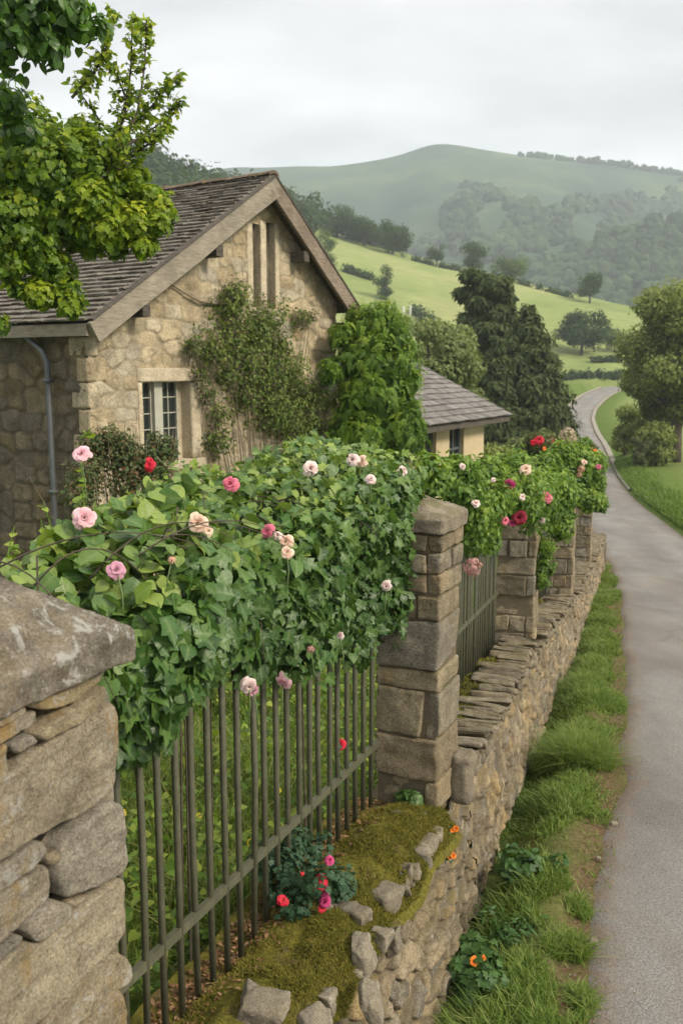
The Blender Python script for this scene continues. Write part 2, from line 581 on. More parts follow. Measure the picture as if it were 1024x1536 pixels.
# ---------------------------------------------------------------- leaves
def strip_leaf(ys, xs, yo=None, fold=.25, droop=.25):
    ys, xs = np.array(ys, float), np.array(xs, float)
    yo = np.zeros_like(ys) if yo is None else np.array(yo, float)
    V, A = [], []
    for y, x, o in zip(ys, xs, yo):
        zm = -droop * y * y
        ze = -droop * (y + o) ** 2 + fold * x - .5 * x * x
        V += [(-x, y + o, ze), (0, y, zm), (x, y + o, ze)]
        A += [0, 1, 0]
    n = len(ys)
    F = []
    for i in range(n - 1):
        b = 3 * i
        F += [(b + 1, b, b + 3, b + 4), (b + 2, b + 1, b + 4, b + 5)]
    return np.array(V), np.array(F)[:, ::-1], np.array(A, float)


HEART = strip_leaf([0, .06, .22, .45, .7, .9, 1], [.02, .3, .46, .45, .3, .11, 0], [0, -.1, -.04, 0, 0, 0, 0], .3, .25)
LOBED = strip_leaf([0, .08, .2, .3, .42, .55, .66, .82, 1], [.02, .34, .5, .3, .34, .46, .2, .16, 0], [0, -.1, .04, -.02, .02, .12, .02, 0, 0], .28, .3)
OVAL = strip_leaf([0, .28, .65, 1], [.02, .3, .26, 0], None, .35, .3)
LANCE = strip_leaf([0, .3, .65, 1], [.02, .17, .15, 0], None, .3, .35)
DIAM = strip_leaf([0, .5, 1], [.02, .38, 0], None, .3, .2)


def join_t(parts):
    V, F, A, n = [], [], [], 0
    for v, f, a in parts:
        V.append(v); F.append(f + n); A.append(a); n += len(v)
    return np.vstack(V), np.vstack(F), np.concatenate(A)


def xf(t, s, R, p):
    v, f, a = t
    return (v * s) @ np.asarray(R, float).T + np.asarray(p), f, a


def rotz(a):
    c, s = math.cos(a), math.sin(a)
    return np.array([[c, -s, 0], [s, c, 0], [0, 0, 1.]])


def rotx(a):
    c, s = math.cos(a), math.sin(a)
    return np.array([[1, 0, 0], [0, c, -s], [0, s, c]])


def roty(a):
    c, s = math.cos(a), math.sin(a)
    return np.array([[c, 0, s], [0, 1, 0], [-s, 0, c]])


def pinnate(n, leaf, size, lift=.2, droop=.3):
    out = []
    for i in range(n):
        y = .15 + .8 * i / n
        for sg in (-1, 1):
            out.append(xf(leaf, size * (1 - .35 * i / n), rotz(-sg * (1.05 - .35 * i / n)) @ rotx(lift), (0, y, -droop * y * y)))
    out.append(xf(leaf, size, rotx(-.4), (0, .92, -droop * .85)))
    return join_t(out)


PINN = pinnate(4, OVAL, .36)
PINN_L = pinnate(5, DIAM, .34, .2, .5)
_r = np.random.default_rng(3)


def clump(n, leaf, size):
    out = []
    for i in range(n):
        d = norm(_r.normal(size=3))
        R = rotz(_r.uniform(0, 6.3)) @ rotx(_r.uniform(-1.3, .5)) @ roty(_r.uniform(-.6, .6))
        out.append(xf(leaf, size * _r.uniform(.7, 1.2), R, d * _r.uniform(.1, .55)))
    return join_t(out)


CLUMP = clump(7, DIAM, .62)
CLUMP_S = clump(9, OVAL, .5)
NEEDLE = clump(7, LANCE, .95)


def inst(mb, t, P, N, T, scale, tint, auxmul=1.):
    tv, tf, ta = t
    P = np.asarray(P, float)
    n = len(P)
    if n == 0:
        return
    N = norm(N)
    T = np.asarray(T, float)
    T = norm(T - (T * N).sum(1, keepdims=True) * N)
    X = np.cross(T, N)
    scale = np.broadcast_to(np.asarray(scale, float), (n,))
    V = P[:, None] + scale[:, None, None] * (tv[None, :, :1] * X[:, None] + tv[None, :, 1:2] * T[:, None] + tv[None, :, 2:] * N[:, None])
    F = (tf[None] + (np.arange(n) * len(tv))[:, None, None]).reshape(-1, tf.shape[1])
    mb.add(V.reshape(-1, 3), F, np.repeat(np.broadcast_to(tint, (n,)), len(tv)), np.tile(ta * auxmul, n))


def blobs_sample(blobs, n, rng=RNG, inner=.45, squash=(1, 1, 1), power=2.):
    """points spread through a union of round clumps, denser to the outside; (points, outward)"""
    b = np.asarray(blobs, float)
    w = b[:, 3] ** power
    k = rng.choice(len(b), n, p=w / w.sum())
    d = norm(rng.normal(size=(n, 3)))
    rad = b[k, 3] * (inner + (1 - inner) * rng.random(n) ** .6)
    # a ragged outline
    rad = rad * (1 + .34 * fbm(d * 2.2 + k[:, None] * 3.1, 4, 3))
    return b[k, :3] + d * rad[:, None] * np.asarray(squash), d, k


def foliage(mb, t, blobs, n, size, rng=RNG, inner=.45, squash=(1, 1, 1), droop=.6, up=.5, jitter=.7, tmin=.1, tmax=.8, power=2., toplight=.25):
    P, d, k = blobs_sample(blobs, n, rng, inner, squash, power)
    N = norm(d + np.array([0, 0, up]) + rng.normal(size=(n, 3)) * jitter * .6)
    T = d * .6 + np.array([0, 0, -droop]) + rng.normal(size=(n, 3)) * jitter
    bt = rng.uniform(-.12, .12, len(blobs))
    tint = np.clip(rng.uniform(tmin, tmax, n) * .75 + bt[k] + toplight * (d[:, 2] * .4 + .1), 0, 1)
    inst(mb, t, P, N, T, size * rng.uniform(.65, 1.25, n), tint)


def blades(mb, P, h, w, lean, rng=RNG, tmin=.1, tmax=.9):
    n = len(P)
    P = np.asarray(P, float)
    a = rng.uniform(0, 2 * np.pi, n)
    side = np.stack([np.cos(a), np.sin(a), np.zeros(n)], 1)
    b = a + np.pi / 2 + rng.normal(size=n) * .5
    ln = np.stack([np.cos(b), np.sin(b), np.zeros(n)], 1) * (np.abs(rng.normal(size=n)) * lean)[:, None]
    h = np.broadcast_to(h, (n,)) * rng.uniform(.5, 1.3, n)
    w = np.broadcast_to(w, (n,))
    V = np.zeros((n, 7, 3))
    for i, (t, ww) in enumerate(((0, .8), (.4, 1.), (.75, .65))):
        c = P + np.array([0, 0, 1]) * (h * t)[:, None] * (1 - .25 * t * min(lean, 1.)) + ln * (h * t * t)[:, None]
        V[:, 2 * i] = c - side * (w * ww / 2)[:, None]
        V[:, 2 * i + 1] = c + side * (w * ww / 2)[:, None]
    V[:, 6] = P + np.array([0, 0, 1]) * h[:, None] * (1 - .25 * min(lean, 1.)) + ln * h[:, None]
    k = (np.arange(n) * 7)[:, None]
    Q = np.vstack([k + np.array([0, 1, 3, 2]), k + np.array([2, 3, 5, 4])])
    Tt = k + np.array([4, 5, 6])
    mb.add(V.reshape(-1, 3), [Q, Tt], np.repeat(rng.uniform(tmin, tmax, n), 7), 0.)


# ---------------------------------------------------------------- blooms
def bloom_mesh(name, mat, seed=0, layers=((4, .42, .34, .1), (5, .55, .5, .22), (6, .66, .66, .42), (7, .8, .8, .68), (8, .95, .85, .98), (7, 1.0, .9, 1.3)), loose=.2):
    """a double rose of curved petals, radius about 1, opening along +z"""
    rng = np.random.default_rng(seed)
    mb = MB()
    for (cnt, ln, wd, tilt) in layers:
        ph = rng.uniform(0, 6.3)
        for i in range(cnt):
            a = ph + 2 * np.pi * i / cnt + rng.uniform(-.2, .2)
            tl = tilt + rng.normal() * loose
            L = ln * rng.uniform(.85, 1.12)
            Wd = wd * rng.uniform(.8, 1.1) * .62
            u, v = np.meshgrid(np.linspace(-1, 1, 5), np.linspace(0, 1, 5), indexing='ij')
            prof = np.sin(np.clip(v * .86 + .12, 0, 1) * np.pi * .72) ** .8
            x = u * prof * Wd
            ang = tl * (.55 + .65 * v)
            rr = .06 + L * v * np.sin(ang) + .1 * L * np.clip(v - .7, 0, 1) / .3 - .34 * Wd * u * u * prof
            zz = L * v * np.cos(ang) - .16 * L * np.clip(v - .72, 0, 1) / .28 * (tl > .35) + .07 * np.sin(u * 4 + i) * v * L
            ca, sa = math.cos(a), math.sin(a)
            V = np.stack([rr * ca - x * sa, rr * sa + x * ca, zz - .35], -1)
            mb.grid(V, tint=np.clip(v * .9 + rng.uniform(-.15, .15), 0, 1))
    return mb.mesh(name, mat, True)


def cluster_mesh(name, mat, n=60, seed=0, size=.28):
    rng = np.random.default_rng(seed)
    mb = MB()
    d = norm(rng.normal(size=(n, 3)))
    for k in range(n):
        x = norm(np.cross(d[k], rng.normal(size=3)))
        y = np.cross(d[k], x)
        for q in range(4):
            a = q * np.pi / 2
            T = math.cos(a) * x + math.sin(a) * y
            inst(mb, DIAM, d[k][None] * rng.uniform(.75, 1.), (d[k] + .2 * T)[None], T[None], size, rng.random())
    return mb.mesh(name, mat, False)


BL = {}
for nm_, mt_, sd_ in (('pink', 'p_pink', 1), ('hot', 'p_hot', 2), ('pale', 'p_pale', 3), ('cream', 'p_cream', 4), ('mauve', 'p_mauve', 5), ('magenta', 'p_magenta', 7), ('crimson', 'p_crimson', 8)):
    BL[nm_] = bloom_mesh('rose', M[mt_], sd_)
BL['red'] = bloom_mesh('red_bloom', M['p_red'], 6, ((4, .4, .5, .4), (6, .75, .8, .9), (7, .95, .9, 1.3)), .3)
BL['orange'] = bloom_mesh('poppy_bloom', M['p_orange'], 9, ((5, .9, 1.2, 1.0),), .15)
BL['yellow'] = bloom_mesh('yellow_bloom', M['p_yellow'], 10, ((6, .9, .8, 1.25),), .1)
BL['dusty'] = cluster_mesh('flower_head', M['p_dusty'], 70, 1)
BL['beige'] = cluster_mesh('flower_head', M['p_beige'], 120, 2, .22)
BL['creamcl'] = cluster_mesh('flower_head', M['p_cream'], 50, 3, .3)


def bloom(kind, p, r, parent, facing=None, name=None, label=None, rng=RNG):
    o = bpy.data.objects.new(name or ('rose' if kind in ('pink', 'hot', 'pale', 'cream', 'mauve', 'magenta', 'crimson') else 'bloom'), BL[kind])
    C.objects.link(o)
    o.parent = parent
    o.location = np.asarray(p) - world_loc(parent)
    f = Vector(facing if facing is not None else (rng.normal() * .4 - .1, -1, .45 + rng.normal() * .35))
    q = f.to_track_quat('Z', 'Y').to_matrix() @ Matrix.Rotation(rng.uniform(0, 6.3), 3, 'Z')
    o.rotation_euler = q.to_euler()
    o.scale = (r, r, r)
    if label: o['label'] = label
    return o
# ---------------------------------------------------------------- lie of the land
_Y = np.arange(-20, 260, 1.)


def _curve(ys, vs, sg=2.5):
    f = np.interp(_Y, ys, vs)
    k = np.exp(-.5 * (np.arange(-9, 10) / sg) ** 2)
    k /= k.sum()
    return np.convolve(np.pad(f, 9, mode='edge'), k, 'valid')


_zr = _curve([-20, 0, 5.5, 9.8, 14.4, 19.2, 22.5, 30, 40, 66, 78, 91, 107, 122, 138, 150, 165, 260], [-3.1, -3.35, -3.6, -4.0, -4.6, -5.05, -5.33, -5.75, -6.1, -6.6, -6.6, -6.4, -5.9, -5.35, -4.55, -3.9, -3.0, 2])
_xr = _curve([-20, -2, 5.3, 8.6, 22.5, 33.5, 42.5, 52, 66, 78, 91, 107, 122, 138, 150, 165, 185, 260], [-3.6, 2.2, 5.0, 6.2, 10.3, 12.5, 14.0, 16.1, 19.7, 22.7, 25.6, 29.5, 34, 39.9, 45, 53, 66, 130])
_xl = _curve([-20, -2, 5.3, 8.6, 22.5, 33.5, 42.5, 52, 66, 78, 91, 107, 122, 138, 150, 165, 185, 260], [-7.4, -1.1, 1.6, 2.8, 7.0, 9.3, 11, 13.4, 17.2, 20.3, 23.2, 26.5, 30.4, 35.8, 40.6, 48.2, 61, 124.6])
_zg = _curve([-20, 0, 5.4, 9.8, 14.4, 19.2, 24, 30, 40, 66, 90, 165, 260], [-2.9, -2.95, -2.98, -3.32, -3.95, -4.45, -4.85, -5.3, -5.8, -6.2, -5.5, -2, 3], 2.)
WALL = np.array([[-5.0, -6.8], [-1.5, .75], [-.65, 2.56], [.58, 5.19], [2.13, 9.72], [3.74, 14.3], [5.38, 19.1], [7.15, 24.3]])
WTOP = np.array([-2.62, -2.64, -2.66, -2.67, -3.02, -3.67, -4.17, -4.5])


def zr(y): return np.interp(y, _Y, _zr)
def xr(y): return np.interp(y, _Y, _xr)
def xl(y): return np.interp(y, _Y, _xl)
def wallx(y): return np.interp(y, WALL[:, 1], WALL[:, 0])


RA = np.array([-.9, -.6, -.22, -.135, -.05, -.016, .036, .1, .155, .213, .27, .325, .38, .6, .9])
RV = np.array([195, 205, 254, 294, 326, 345, 366, 391, 408, 428, 446, 463, 475, 500, 510.])
RZ = np.array([ray(512, v)[2] / ray(512, v)[1] for v in RV])
RY = np.interp(RA, [-.9, -.22, -.016, .1, .2, .35, .5, .9], [240, 260, 300, 290, 270, 242, 236, 236])


def ground(x, y):
    x, y = np.asarray(x, float), np.asarray(y, float)
    road = zr(y)
    gar = np.interp(y, _Y, _zg)
    l, r = xl(y), xr(y)
    wx = np.where(y < 24.5, wallx(y) - .1, l - 1.2)
    side = smooth(.15, -.5, x - wx)
    left = gar + .05 * np.clip(-x - 1, 0, 60) + .10 * np.clip(l - 12 - x, 0, 200) * smooth(28, 60, y)
    verge = road + .05 * smooth(0, -.3, x - l) - .24 * smooth(-.35, -.85, x - l) * smooth(30, 12, y)
    right = road + .32 * smooth(.3, 1.6, x - r) + .02 * np.clip(x - r - 2, 0, 80) + .15 * smooth(.0, .5, x - r)
    z = np.where(x < l, verge * (1 - side) + left * side, np.where(x > r, right, road))
    z = z + .05 * fbm(np.stack([x * .5, y * .5, 0 * x], -1).reshape(-1, 3), 3, 3).reshape(x.shape) * np.where((x > l - .2) & (x < r + .2), 0., 1.)
    # the hill beyond the valley
    a = x / np.maximum(y, 1)
    yr = np.interp(a, RA, RY)
    zt = np.interp(a, RA, RZ) * yr
    t = np.clip((y - 160) / (yr - 160), 0, 1)
    zh = z + (zt - z) * t ** 1.12 + 1.1 * fbm(np.stack([x * .03, y * .03, 0 * x], -1).reshape(-1, 3), 8, 2).reshape(x.shape) * t * (1 - t) * 2
    zh = np.where(y > yr, zt - .3 * (y - yr), zh)
    return np.where(y > 160, zh, z)


def gz(x, y):
    return float(ground(np.array([x]), np.array([y]))[0])


# terrain sheet: a fan round the viewpoint, fine near and coarse far
_ph = np.radians(np.linspace(-100, 100, 520))
_rad = np.concatenate([np.linspace(.3, 6, 24)[:-1], np.geomspace(6, 460, 330)])
PH, RAD = np.meshgrid(_ph, _rad, indexing='ij')
TX, TY = RAD * np.sin(PH), RAD * np.cos(PH)
TZ = ground(TX, TY)
onroad = (TX > xl(TY) + .25) & (TX < xr(TY) - .25) & (TY < 235)
TZ = TZ - np.where(onroad, .05 + .0015 * TY, .0)
dirt = np.clip(smooth(.45, .0, np.abs(TX - xl(TY) + .05)) + .4 * smooth(.5, 0, np.abs(TX - wallx(TY) - .35)) * (TY < 24), 0, 1) * smooth(60, 20, TY)
fieldness = smooth(150, 175, TY) + smooth(2, 5, TX - xr(TY)) * smooth(20, 30, TY) * .75 + onroad * 0.
mb = MB()
mb.grid(np.stack([TX, TY, TZ], -1), tint=np.clip(fieldness, 0, 1), aux=dirt, flip=True)
s = Sh('grass_and_soil')
near = s.ramp(s.noise(3., 6, .7), [(.3, (.06, .095, .018)), (.55, (.11, .155, .032)), (.75, (.17, .19, .055))])
fld = s.ramp(s.noise(.035, 6, .65), [(.3, (.15, .195, .06)), (.5, (.21, .245, .085)), (.68, (.29, .28, .125))])
fld = s.mix(.5, fld, s.ramp(s.noise(.5, 5, .7, stretch=(.3, 1.4, 1)), [(.3, .7), (.7, 1.3)]), 'MULTIPLY')
col = s.mix(s.attr('tint'), near, fld)
soil = s.ramp(s.noise(25, 5, .75), [(.3, (.07, .045, .025)), (.55, (.16, .105, .06)), (.75, (.27, .2, .13))])
col = s.mix(s.math('MULTIPLY', s.attr('aux'), s.ramp(s.noise(4, 4, .7), [(.3, .35), (.55, 1.)])), col, soil)
mt = s.done(s.pbsdf(col, .95, .05, s.bump(s.noise(9, 6, .8), .8, .06)))
tag(mb.build('ground', mt, sm=True), kind='structure')

# road
ys = np.concatenate([np.arange(-12, 40, .25), np.arange(40, 235, .8)])
us = np.linspace(0, 1, 31)
Lx, Rx = xl(ys), xr(ys)
wob = .11 * fbm(np.stack([ys * .9, 0 * ys, 0 * ys], 1), 5, 3) * (ys < 40)
RX = (Lx + wob)[:, None] + (Rx - Lx - wob)[:, None] * us[None]
RYY = np.repeat(ys[:, None], len(us), 1)
crown = .03 * (1 - (2 * us - 1) ** 2) - .07 * smooth(.022, .0, np.minimum(us, 1 - us))
RZZ = zr(ys)[:, None] + .012 + .0006 * np.clip(ys, 0, 999)[:, None] + crown[None]
edge = np.minimum(us, 1 - us)[None] * (Rx - Lx)[:, None]
mb = MB()
mb.grid(np.stack([RX, RYY, RZZ], -1), tint=np.repeat(us[None], len(ys), 0), aux=smooth(.38, .03, edge), flip=True)
s = Sh('worn_tarmac')
c = s.ramp(s.noise(.9, 6, .65, stretch=(1, .5, 1)), [(.3, (.14, .13, .115)), (.5, (.195, .182, .162)), (.7, (.245, .23, .205))])
c = s.mix(.75, c, s.ramp(s.noise(70, 3, .8), [(.32, .35), (.5, 1.), (.68, 1.55)]), 'MULTIPLY')
c = s.mix(.3, c, s.ramp(s.voro(90), [(.05, 1.7), (.3, .95), (.6, .8)]), 'MULTIPLY')
c = s.mix(s.math('MULTIPLY', s.ramp(s.noise(.35, 4, .6, stretch=(1.6, .35, 1)), [(.5, 0.), (.68, 1.)]), .45), c, (.15, .115, .08))
e = s.math('MULTIPLY', s.attr('aux'), s.ramp(s.noise(5, 5, .7), [(.35, 0.), (.6, 1.)]))
c = s.mix(s.math('MULTIPLY', e, .85), c, s.ramp(s.noise(40, 3, .7), [(.3, (.1, .06, .03)), (.7, (.26, .17, .095))]))
tr_ = s.ramp(s.attr('tint'), [(0, .78), (.24, 1.16), (.5, .84), (.74, 1.18), (1, .8)])
c = s.mix(s.math('MULTIPLY', s.ramp(s.noise(.8, 3, .6, stretch=(1, .25, 1)), [(.3, .25), (.7, 1.)]), .75), c, s.mix(1., c, tr_, 'MULTIPLY'))
c = s.mix(s.math('MULTIPLY', s.ramp(s.voro(.55, 'DISTANCE_TO_EDGE', stretch=(1, .45, 1)), [(0, 1.), (.012, 0.)]), s.ramp(s.noise(.4, 2), [(.56, 0.), (.66, .3)])), c, (.08, .075, .068))
h = s.math('ADD', s.noise(60, 3, .8), s.math('MULTIPLY', s.voro(90), .4))
tag(mb.build('road', s.done(s.pbsdf(c, .85, .25, s.bump(h, .7, .012))), sm=True), kind='structure')
# pale kerbs of the far bend
mk = mat_plain('pale_kerb', (.26, .235, .19), .9, .1, .4, 3)
for nm, fx, sg, y0 in (('kerb', xr, 1, 46), ('kerb', xl, -1, 84)):
    yy = np.arange(y0, 200, 1.)
    x = fx(yy)
    w = .3 * smooth(y0, y0 + 30, yy) + .12
    z = zr(yy) + .10 + .0006 * yy
    prof = np.stack([np.stack([x, yy, z - .5], -1), np.stack([x, yy, z], -1), np.stack([x + sg * w, yy, z + .02], -1), np.stack([x + sg * w, yy, z - .5], -1)], 1)
    mb = MB().grid(prof, flip=(sg > 0))
    tag(mb.build('kerb', mk), kind='structure')

# loose grit and a few stones on the tarmac edge
mb = MB()
for k in range(260):
    y = RNG.uniform(4.3, 16)
    x = xl(y) + abs(RNG.normal()) * .35 * (1 if RNG.random() < .8 else 3) - .12
    q = RNG.uniform(.004, .011)
    stone_box(mb, (x, y, zr(y) + .02 + q * .4), (q, q * .8, q * .6), r=.01, n=2, amp=.002, freq=60)
tag(mb.build('gravel', M['rock'], sm=True), kind='stuff')
for (u_, v_, q, lab) in ((920, 1228, .03, 'small brown pebble on the tarmac beside the reddish road edge'), (888, 1433, .036, 'tan pebble at the foot of the dry grass tuft by the near road edge'), (897, 1287, .02, 'tiny pale pebble lying on the tarmac below the brown one')):
    p = on_plane(u_, v_, np.array([0, 0, zr(6.3) + .02]), np.array([0, 0, 1.]))
    p[2] = zr(p[1]) + .02 + q * .45
    mb = MB()
    stone_box(mb, p, (q, q * .8, q * .6), r=q, n=6, amp=.006, freq=30)
    tag(mb.build('pebble', M['rock'], sm=True, origin=p), lab, 'stone', 'pebbles on the road edge')

# ---------------------------------------------------------------- far hills
def fan_hill(name, ra, rv, yridge, ystart, zbase, mat, amp, seed, sharp=1.2, na=260, ny=120, back=.5):
    a = np.linspace(-.95, .95, na)
    rz = np.interp(a, [(u - 512) / FPX for u in ra], [ray(512, v)[2] / ray(512, v)[1] for v in rv]) * yridge
    k = np.exp(-.5 * (np.arange(-4, 5) / 1.3) ** 2)
    rz = np.convolve(np.pad(rz, 4, mode='edge'), k / k.sum(), 'valid')
    t = np.concatenate([np.linspace(0, 1, ny), 1 + np.linspace(.02, .6, 14)])
    A, T = np.meshgrid(a, t, indexing='ij')
    Y = ystart + (yridge - ystart) * T
    X = A * yridge * (.55 + .45 * Y / yridge)
    nz = fbm(np.stack([X * .006, Y * .0035, 0 * X], -1).reshape(-1, 3), seed, 5).reshape(X.shape)
    Tc = np.clip(T, 0, 1)
    Z = zbase + (rz[:, None] - zbase) * Tc ** sharp + nz * amp * Tc * (1 - Tc) * 4
    Z = np.where(T > 1, rz[:, None] - back * (T - 1) * (yridge - ystart), Z)
    mb = MB().grid(np.stack([X, Y, Z], -1), flip=True)
    o = tag(mb.build(name, mat, sm=True), kind='structure')
    return X, Y, Z


s = Sh('mountain_grass')
c = s.ramp(s.noise(.006, 6, .6), [(.35, (.02, .042, .03)), (.5, (.042, .072, .038)), (.66, (.1, .125, .058))])
c = s.mix(s.ramp(s.noise(.011, 6, .7, dist=1.), [(.54, 0.), (.6, .75)]), c, (.04, .065, .035))
mm = s.done(s.pbsdf(c, .95, .05))
MTX, MTY, MTZ = fan_hill('mountain', [-800, -200, 150, 310, 360, 400, 450, 500, 560, 600, 625, 645, 670, 700, 760, 800, 850, 900, 950, 1024, 1300, 2000],
                         [240, 262, 270, 258, 250, 252, 249, 250, 241, 232, 221, 215, 216, 222, 232, 236, 240, 246, 254, 266, 285, 300], 1150, 430, -30, mm, 26, 21, 1.15)
s = Sh('forest_floor')
c = s.ramp(s.noise(.05, 5, .7), [(.35, (.03, .05, .022)), (.65, (.07, .095, .035))])
mf_ = s.done(s.pbsdf(c, .95, .05))
FHX, FHY, FHZ = fan_hill('forested_hill', [-800, 560, 640, 700, 740, 790, 850, 900, 960, 1024, 1200, 2000],
                         [560, 520, 470, 432, 418, 398, 372, 350, 334, 324, 300, 280], 680, 400, -32, mf_, 12, 33, 1.1)

_ico = None


def crown_blobs(mb, P, R, seed):
    """far woodland: lumpy crowns, many to a wood"""
    V0, F0 = cube_grid(5)
    V0 = norm(V0)
    for k, (p, r) in enumerate(zip(P, R)):
        V = V0 * r * (1 + .4 * fbm(V0 * 2.2 + k * 7.7, seed, 3))[:, None]
        V[:, 2] *= RNG.uniform(.8, 1.2)
        mb.add(V + p, F0, RNG.random())


def scatter_on(X, Y, Z, n, keep):
    i = RNG.integers(0, X.shape[0] - 1, n)
    j = RNG.integers(0, X.shape[1] - 15, n)
    P = np.stack([X[i, j], Y[i, j], Z[i, j]], 1) + np.stack([RNG.normal(size=n) * 5, RNG.normal(size=n) * 4, 0 * i], 1)
    u = 512 + FPX * P[:, 0] / P[:, 1]
    v = 554 - FPX * P[:, 2] / P[:, 1]
    m = (u > 380) & (u < 1130) & keep(u, v)
    return P[m]


s = Sh('woodland_canopy')
c = s.ramp(s.attr('tint'), [(0, (.03, .052, .024)), (.6, (.042, .068, .028)), (1, (.06, .085, .034))])
c = s.mix(.45, c, s.ramp(s.noise(.3, 4, .8), [(.3, .4), (.7, 1.6)]), 'MULTIPLY')
c = s.mix(.6, c, s.ramp(s.noise(.012, 4, .6), [(.35, .55), (.65, 1.5)]), 'MULTIPLY')
M['canopy'] = s.done(s.pbsdf(c, .95, .05, s.bump(s.noise(.5, 4, .8), .5, 1.)))
mb = MB()
P = scatter_on(FHX, FHY, FHZ, 14000, lambda u, v: (u > 640))[:3600]
crown_blobs(mb, P + [0, 0, 1.5], RNG.uniform(2.6, 5.4, len(P)), 3)
tag(mb.build('forest', M['canopy'], sm=True), kind='stuff')
mb = MB()
nzm = lambda u, v: vnoise(np.stack([u * .022, v * .05, 0 * u], 1), 77)
P = scatter_on(MTX, MTY, MTZ, 40000, lambda u, v: ((nzm(u, v) > -.1) & (v > 302 + 80 * smooth(720, 600, u) + 22 * vnoise(np.stack([u * .03, v * .03, 0 * u], 1), 5)) & (v < 400) & (u > 540)))[:2600]
crown_blobs(mb, P + [0, 0, 2.], RNG.uniform(2.6, 6, len(P)), 5)
# hedgerow trees along the far skyline
for u_ in np.linspace(770, 1040, 190):
    if RNG.random() < .85:
        i = np.argmin(np.abs(512 + FPX * MTX[:, 119] / MTY[:, 119] - u_))
        crown_blobs(mb, [[MTX[i, 119] + RNG.normal() * 9, MTY[i, 119] - 10, MTZ[i, 119] - 1.2 + vnoise(np.array([[u_ * .06, 0, 0]]), 4)[0] * 1.5]], [RNG.uniform(1.6, 3.4)], 6)
tag(mb.build('woodland', M['canopy'], sm=True), kind='stuff')

# wood on the shoulder of the near hill, left
mb = MB()
Pw = []
for k in range(900):
    a = RNG.uniform(-.62, .07)
    yr = float(np.interp(a, RA, RY))
    t = RNG.uniform(.5, 1.02)
    y = 160 + (yr - 160) * t
    x = a * y
    if a > -.03 and t < .93:
        continue
    Pw.append((x, y, gz(x, y)))
Pw = np.array(Pw)[:420]
for k, p in enumerate(Pw):
    hgt = RNG.uniform(5.5, 10.) * (1 if p[0] / p[1] < -.03 else .75)
    bl = [(p[0] + RNG.normal() * 1.5, p[1] + RNG.normal() * 1.5, p[2] + hgt * RNG.uniform(.3, .8), hgt * RNG.uniform(.22, .36)) for _ in range(5)]
    foliage(mb, DIAM, bl, 170, 1.35, inner=.5, tmin=.0, tmax=.9, toplight=.3)
tag(mb.build('hillside_wood', M['ridgeleaf']), kind='stuff')


# ---------------------------------------------------------------- trees one can tell apart
def make_tree(name, label, cat, base, h, w, mat, n, size, seed, group=None, t=DIAM, lo=.25, shape='round', nb=16, tr=.05, lean=0., inner=.45, dens=2.2, fine=.62):
    rng = np.random.default_rng(seed)
    base = np.asarray(base, float)
    root = thing(name, label, cat, base, group)
    bl, limbs = [], []
    for k in range(nb):
        if shape == 'round':
            d = norm(rng.normal(size=3))
            q = rng.random() ** .4
            c = np.array([d[0] * w * .37 * q, d[1] * w * .37 * q, h * (lo + (1 - lo) * .5 + d[2] * (1 - lo) * .36 * q)])
            r = w * rng.uniform(.12, .24)
            c[2] = max(c[2], r * .55 + h * lo * .5)
            c[2] = min(c[2], h - r * .8)
        elif shape == 'bush':
            d = norm(rng.normal(size=3)); q = rng.random() ** .5
            c = np.array([d[0] * w * .4 * q, d[1] * w * .4 * q, h * rng.uniform(.12, .72)])
            r = w * rng.uniform(.16, .26)
            c[2] = min(c[2], h - r * .8)
        elif shape == 'cone':
            f = (k + .5) / nb
            z = h * (lo + (1 - lo) * f)
            rr = w * .5 * (1 - f) ** .62
            a = k * 2.4
            c = np.array([math.cos(a) * rr * .6, math.sin(a) * rr * .6, z])
            r = max(rr * .62, w * .07)
            c[2] = min(c[2], h - r * .6)
        else:  # layered pine
            f = (k + .5) / nb
            z = h * (lo + (1 - lo) * f)
            rr = w * .5 * (1 - f * .6) * rng.uniform(.5, 1.1)
            a = k * 2.4
            c = np.array([math.cos(a) * rr * .75, math.sin(a) * rr * .75, z])
            r = w * rng.uniform(.12, .18)
        bl.append((*(base + c), r))
        limbs.append(c)
    mt_ = MB()
    top = np.array([lean * w, 0, h * .72])
    mt_.tube(base + np.linspace(0, 1, 7)[:, None] * top + np.array([0, 0, -.3]), np.linspace(1, .25, 7) * h * tr * .75, 8)
    for c in limbs[::2]:
        s0 = top * min(.95, max(.25, c[2] / h * .75))
        tt = np.linspace(0, 1, 5)[:, None]
        mt_.tube(base + s0 * (1 - tt) + c * tt + np.array([0, 0, 1]) * (tt * (1 - tt)) * h * .04, np.linspace(.42, .1, 5) * h * tr, 5)
    mt_.build('trunk', M['bark'], root, True)
    mc = MB()
    foliage(mc, t, bl, int(n * dens), size * fine, rng, inner, (1, 1, .8 if shape != 'pine' else .45), tmin=.05, tmax=.85, toplight=.35)
    mc.build('crown', mat, root)
    return root


def T(name, label, u, vb, vt, wpx, Y, mat, n, seed, cat='tree', group=None, size=None, **k):
    x = (u - 512) / FPX * Y
    zb = gz(x, Y) if vb is None else at(u, vb, Y)[2]
    zt = at(u, vt, Y)[2]
    w = wpx / FPX * Y
    zg_ = gz(x, Y)
    if vb is not None and zb > zg_:
        zb = zg_
    return make_tree(name, label, cat, (x, Y, zb), zt - zb, w, mat, n, size or w * .07, seed, group, **k)


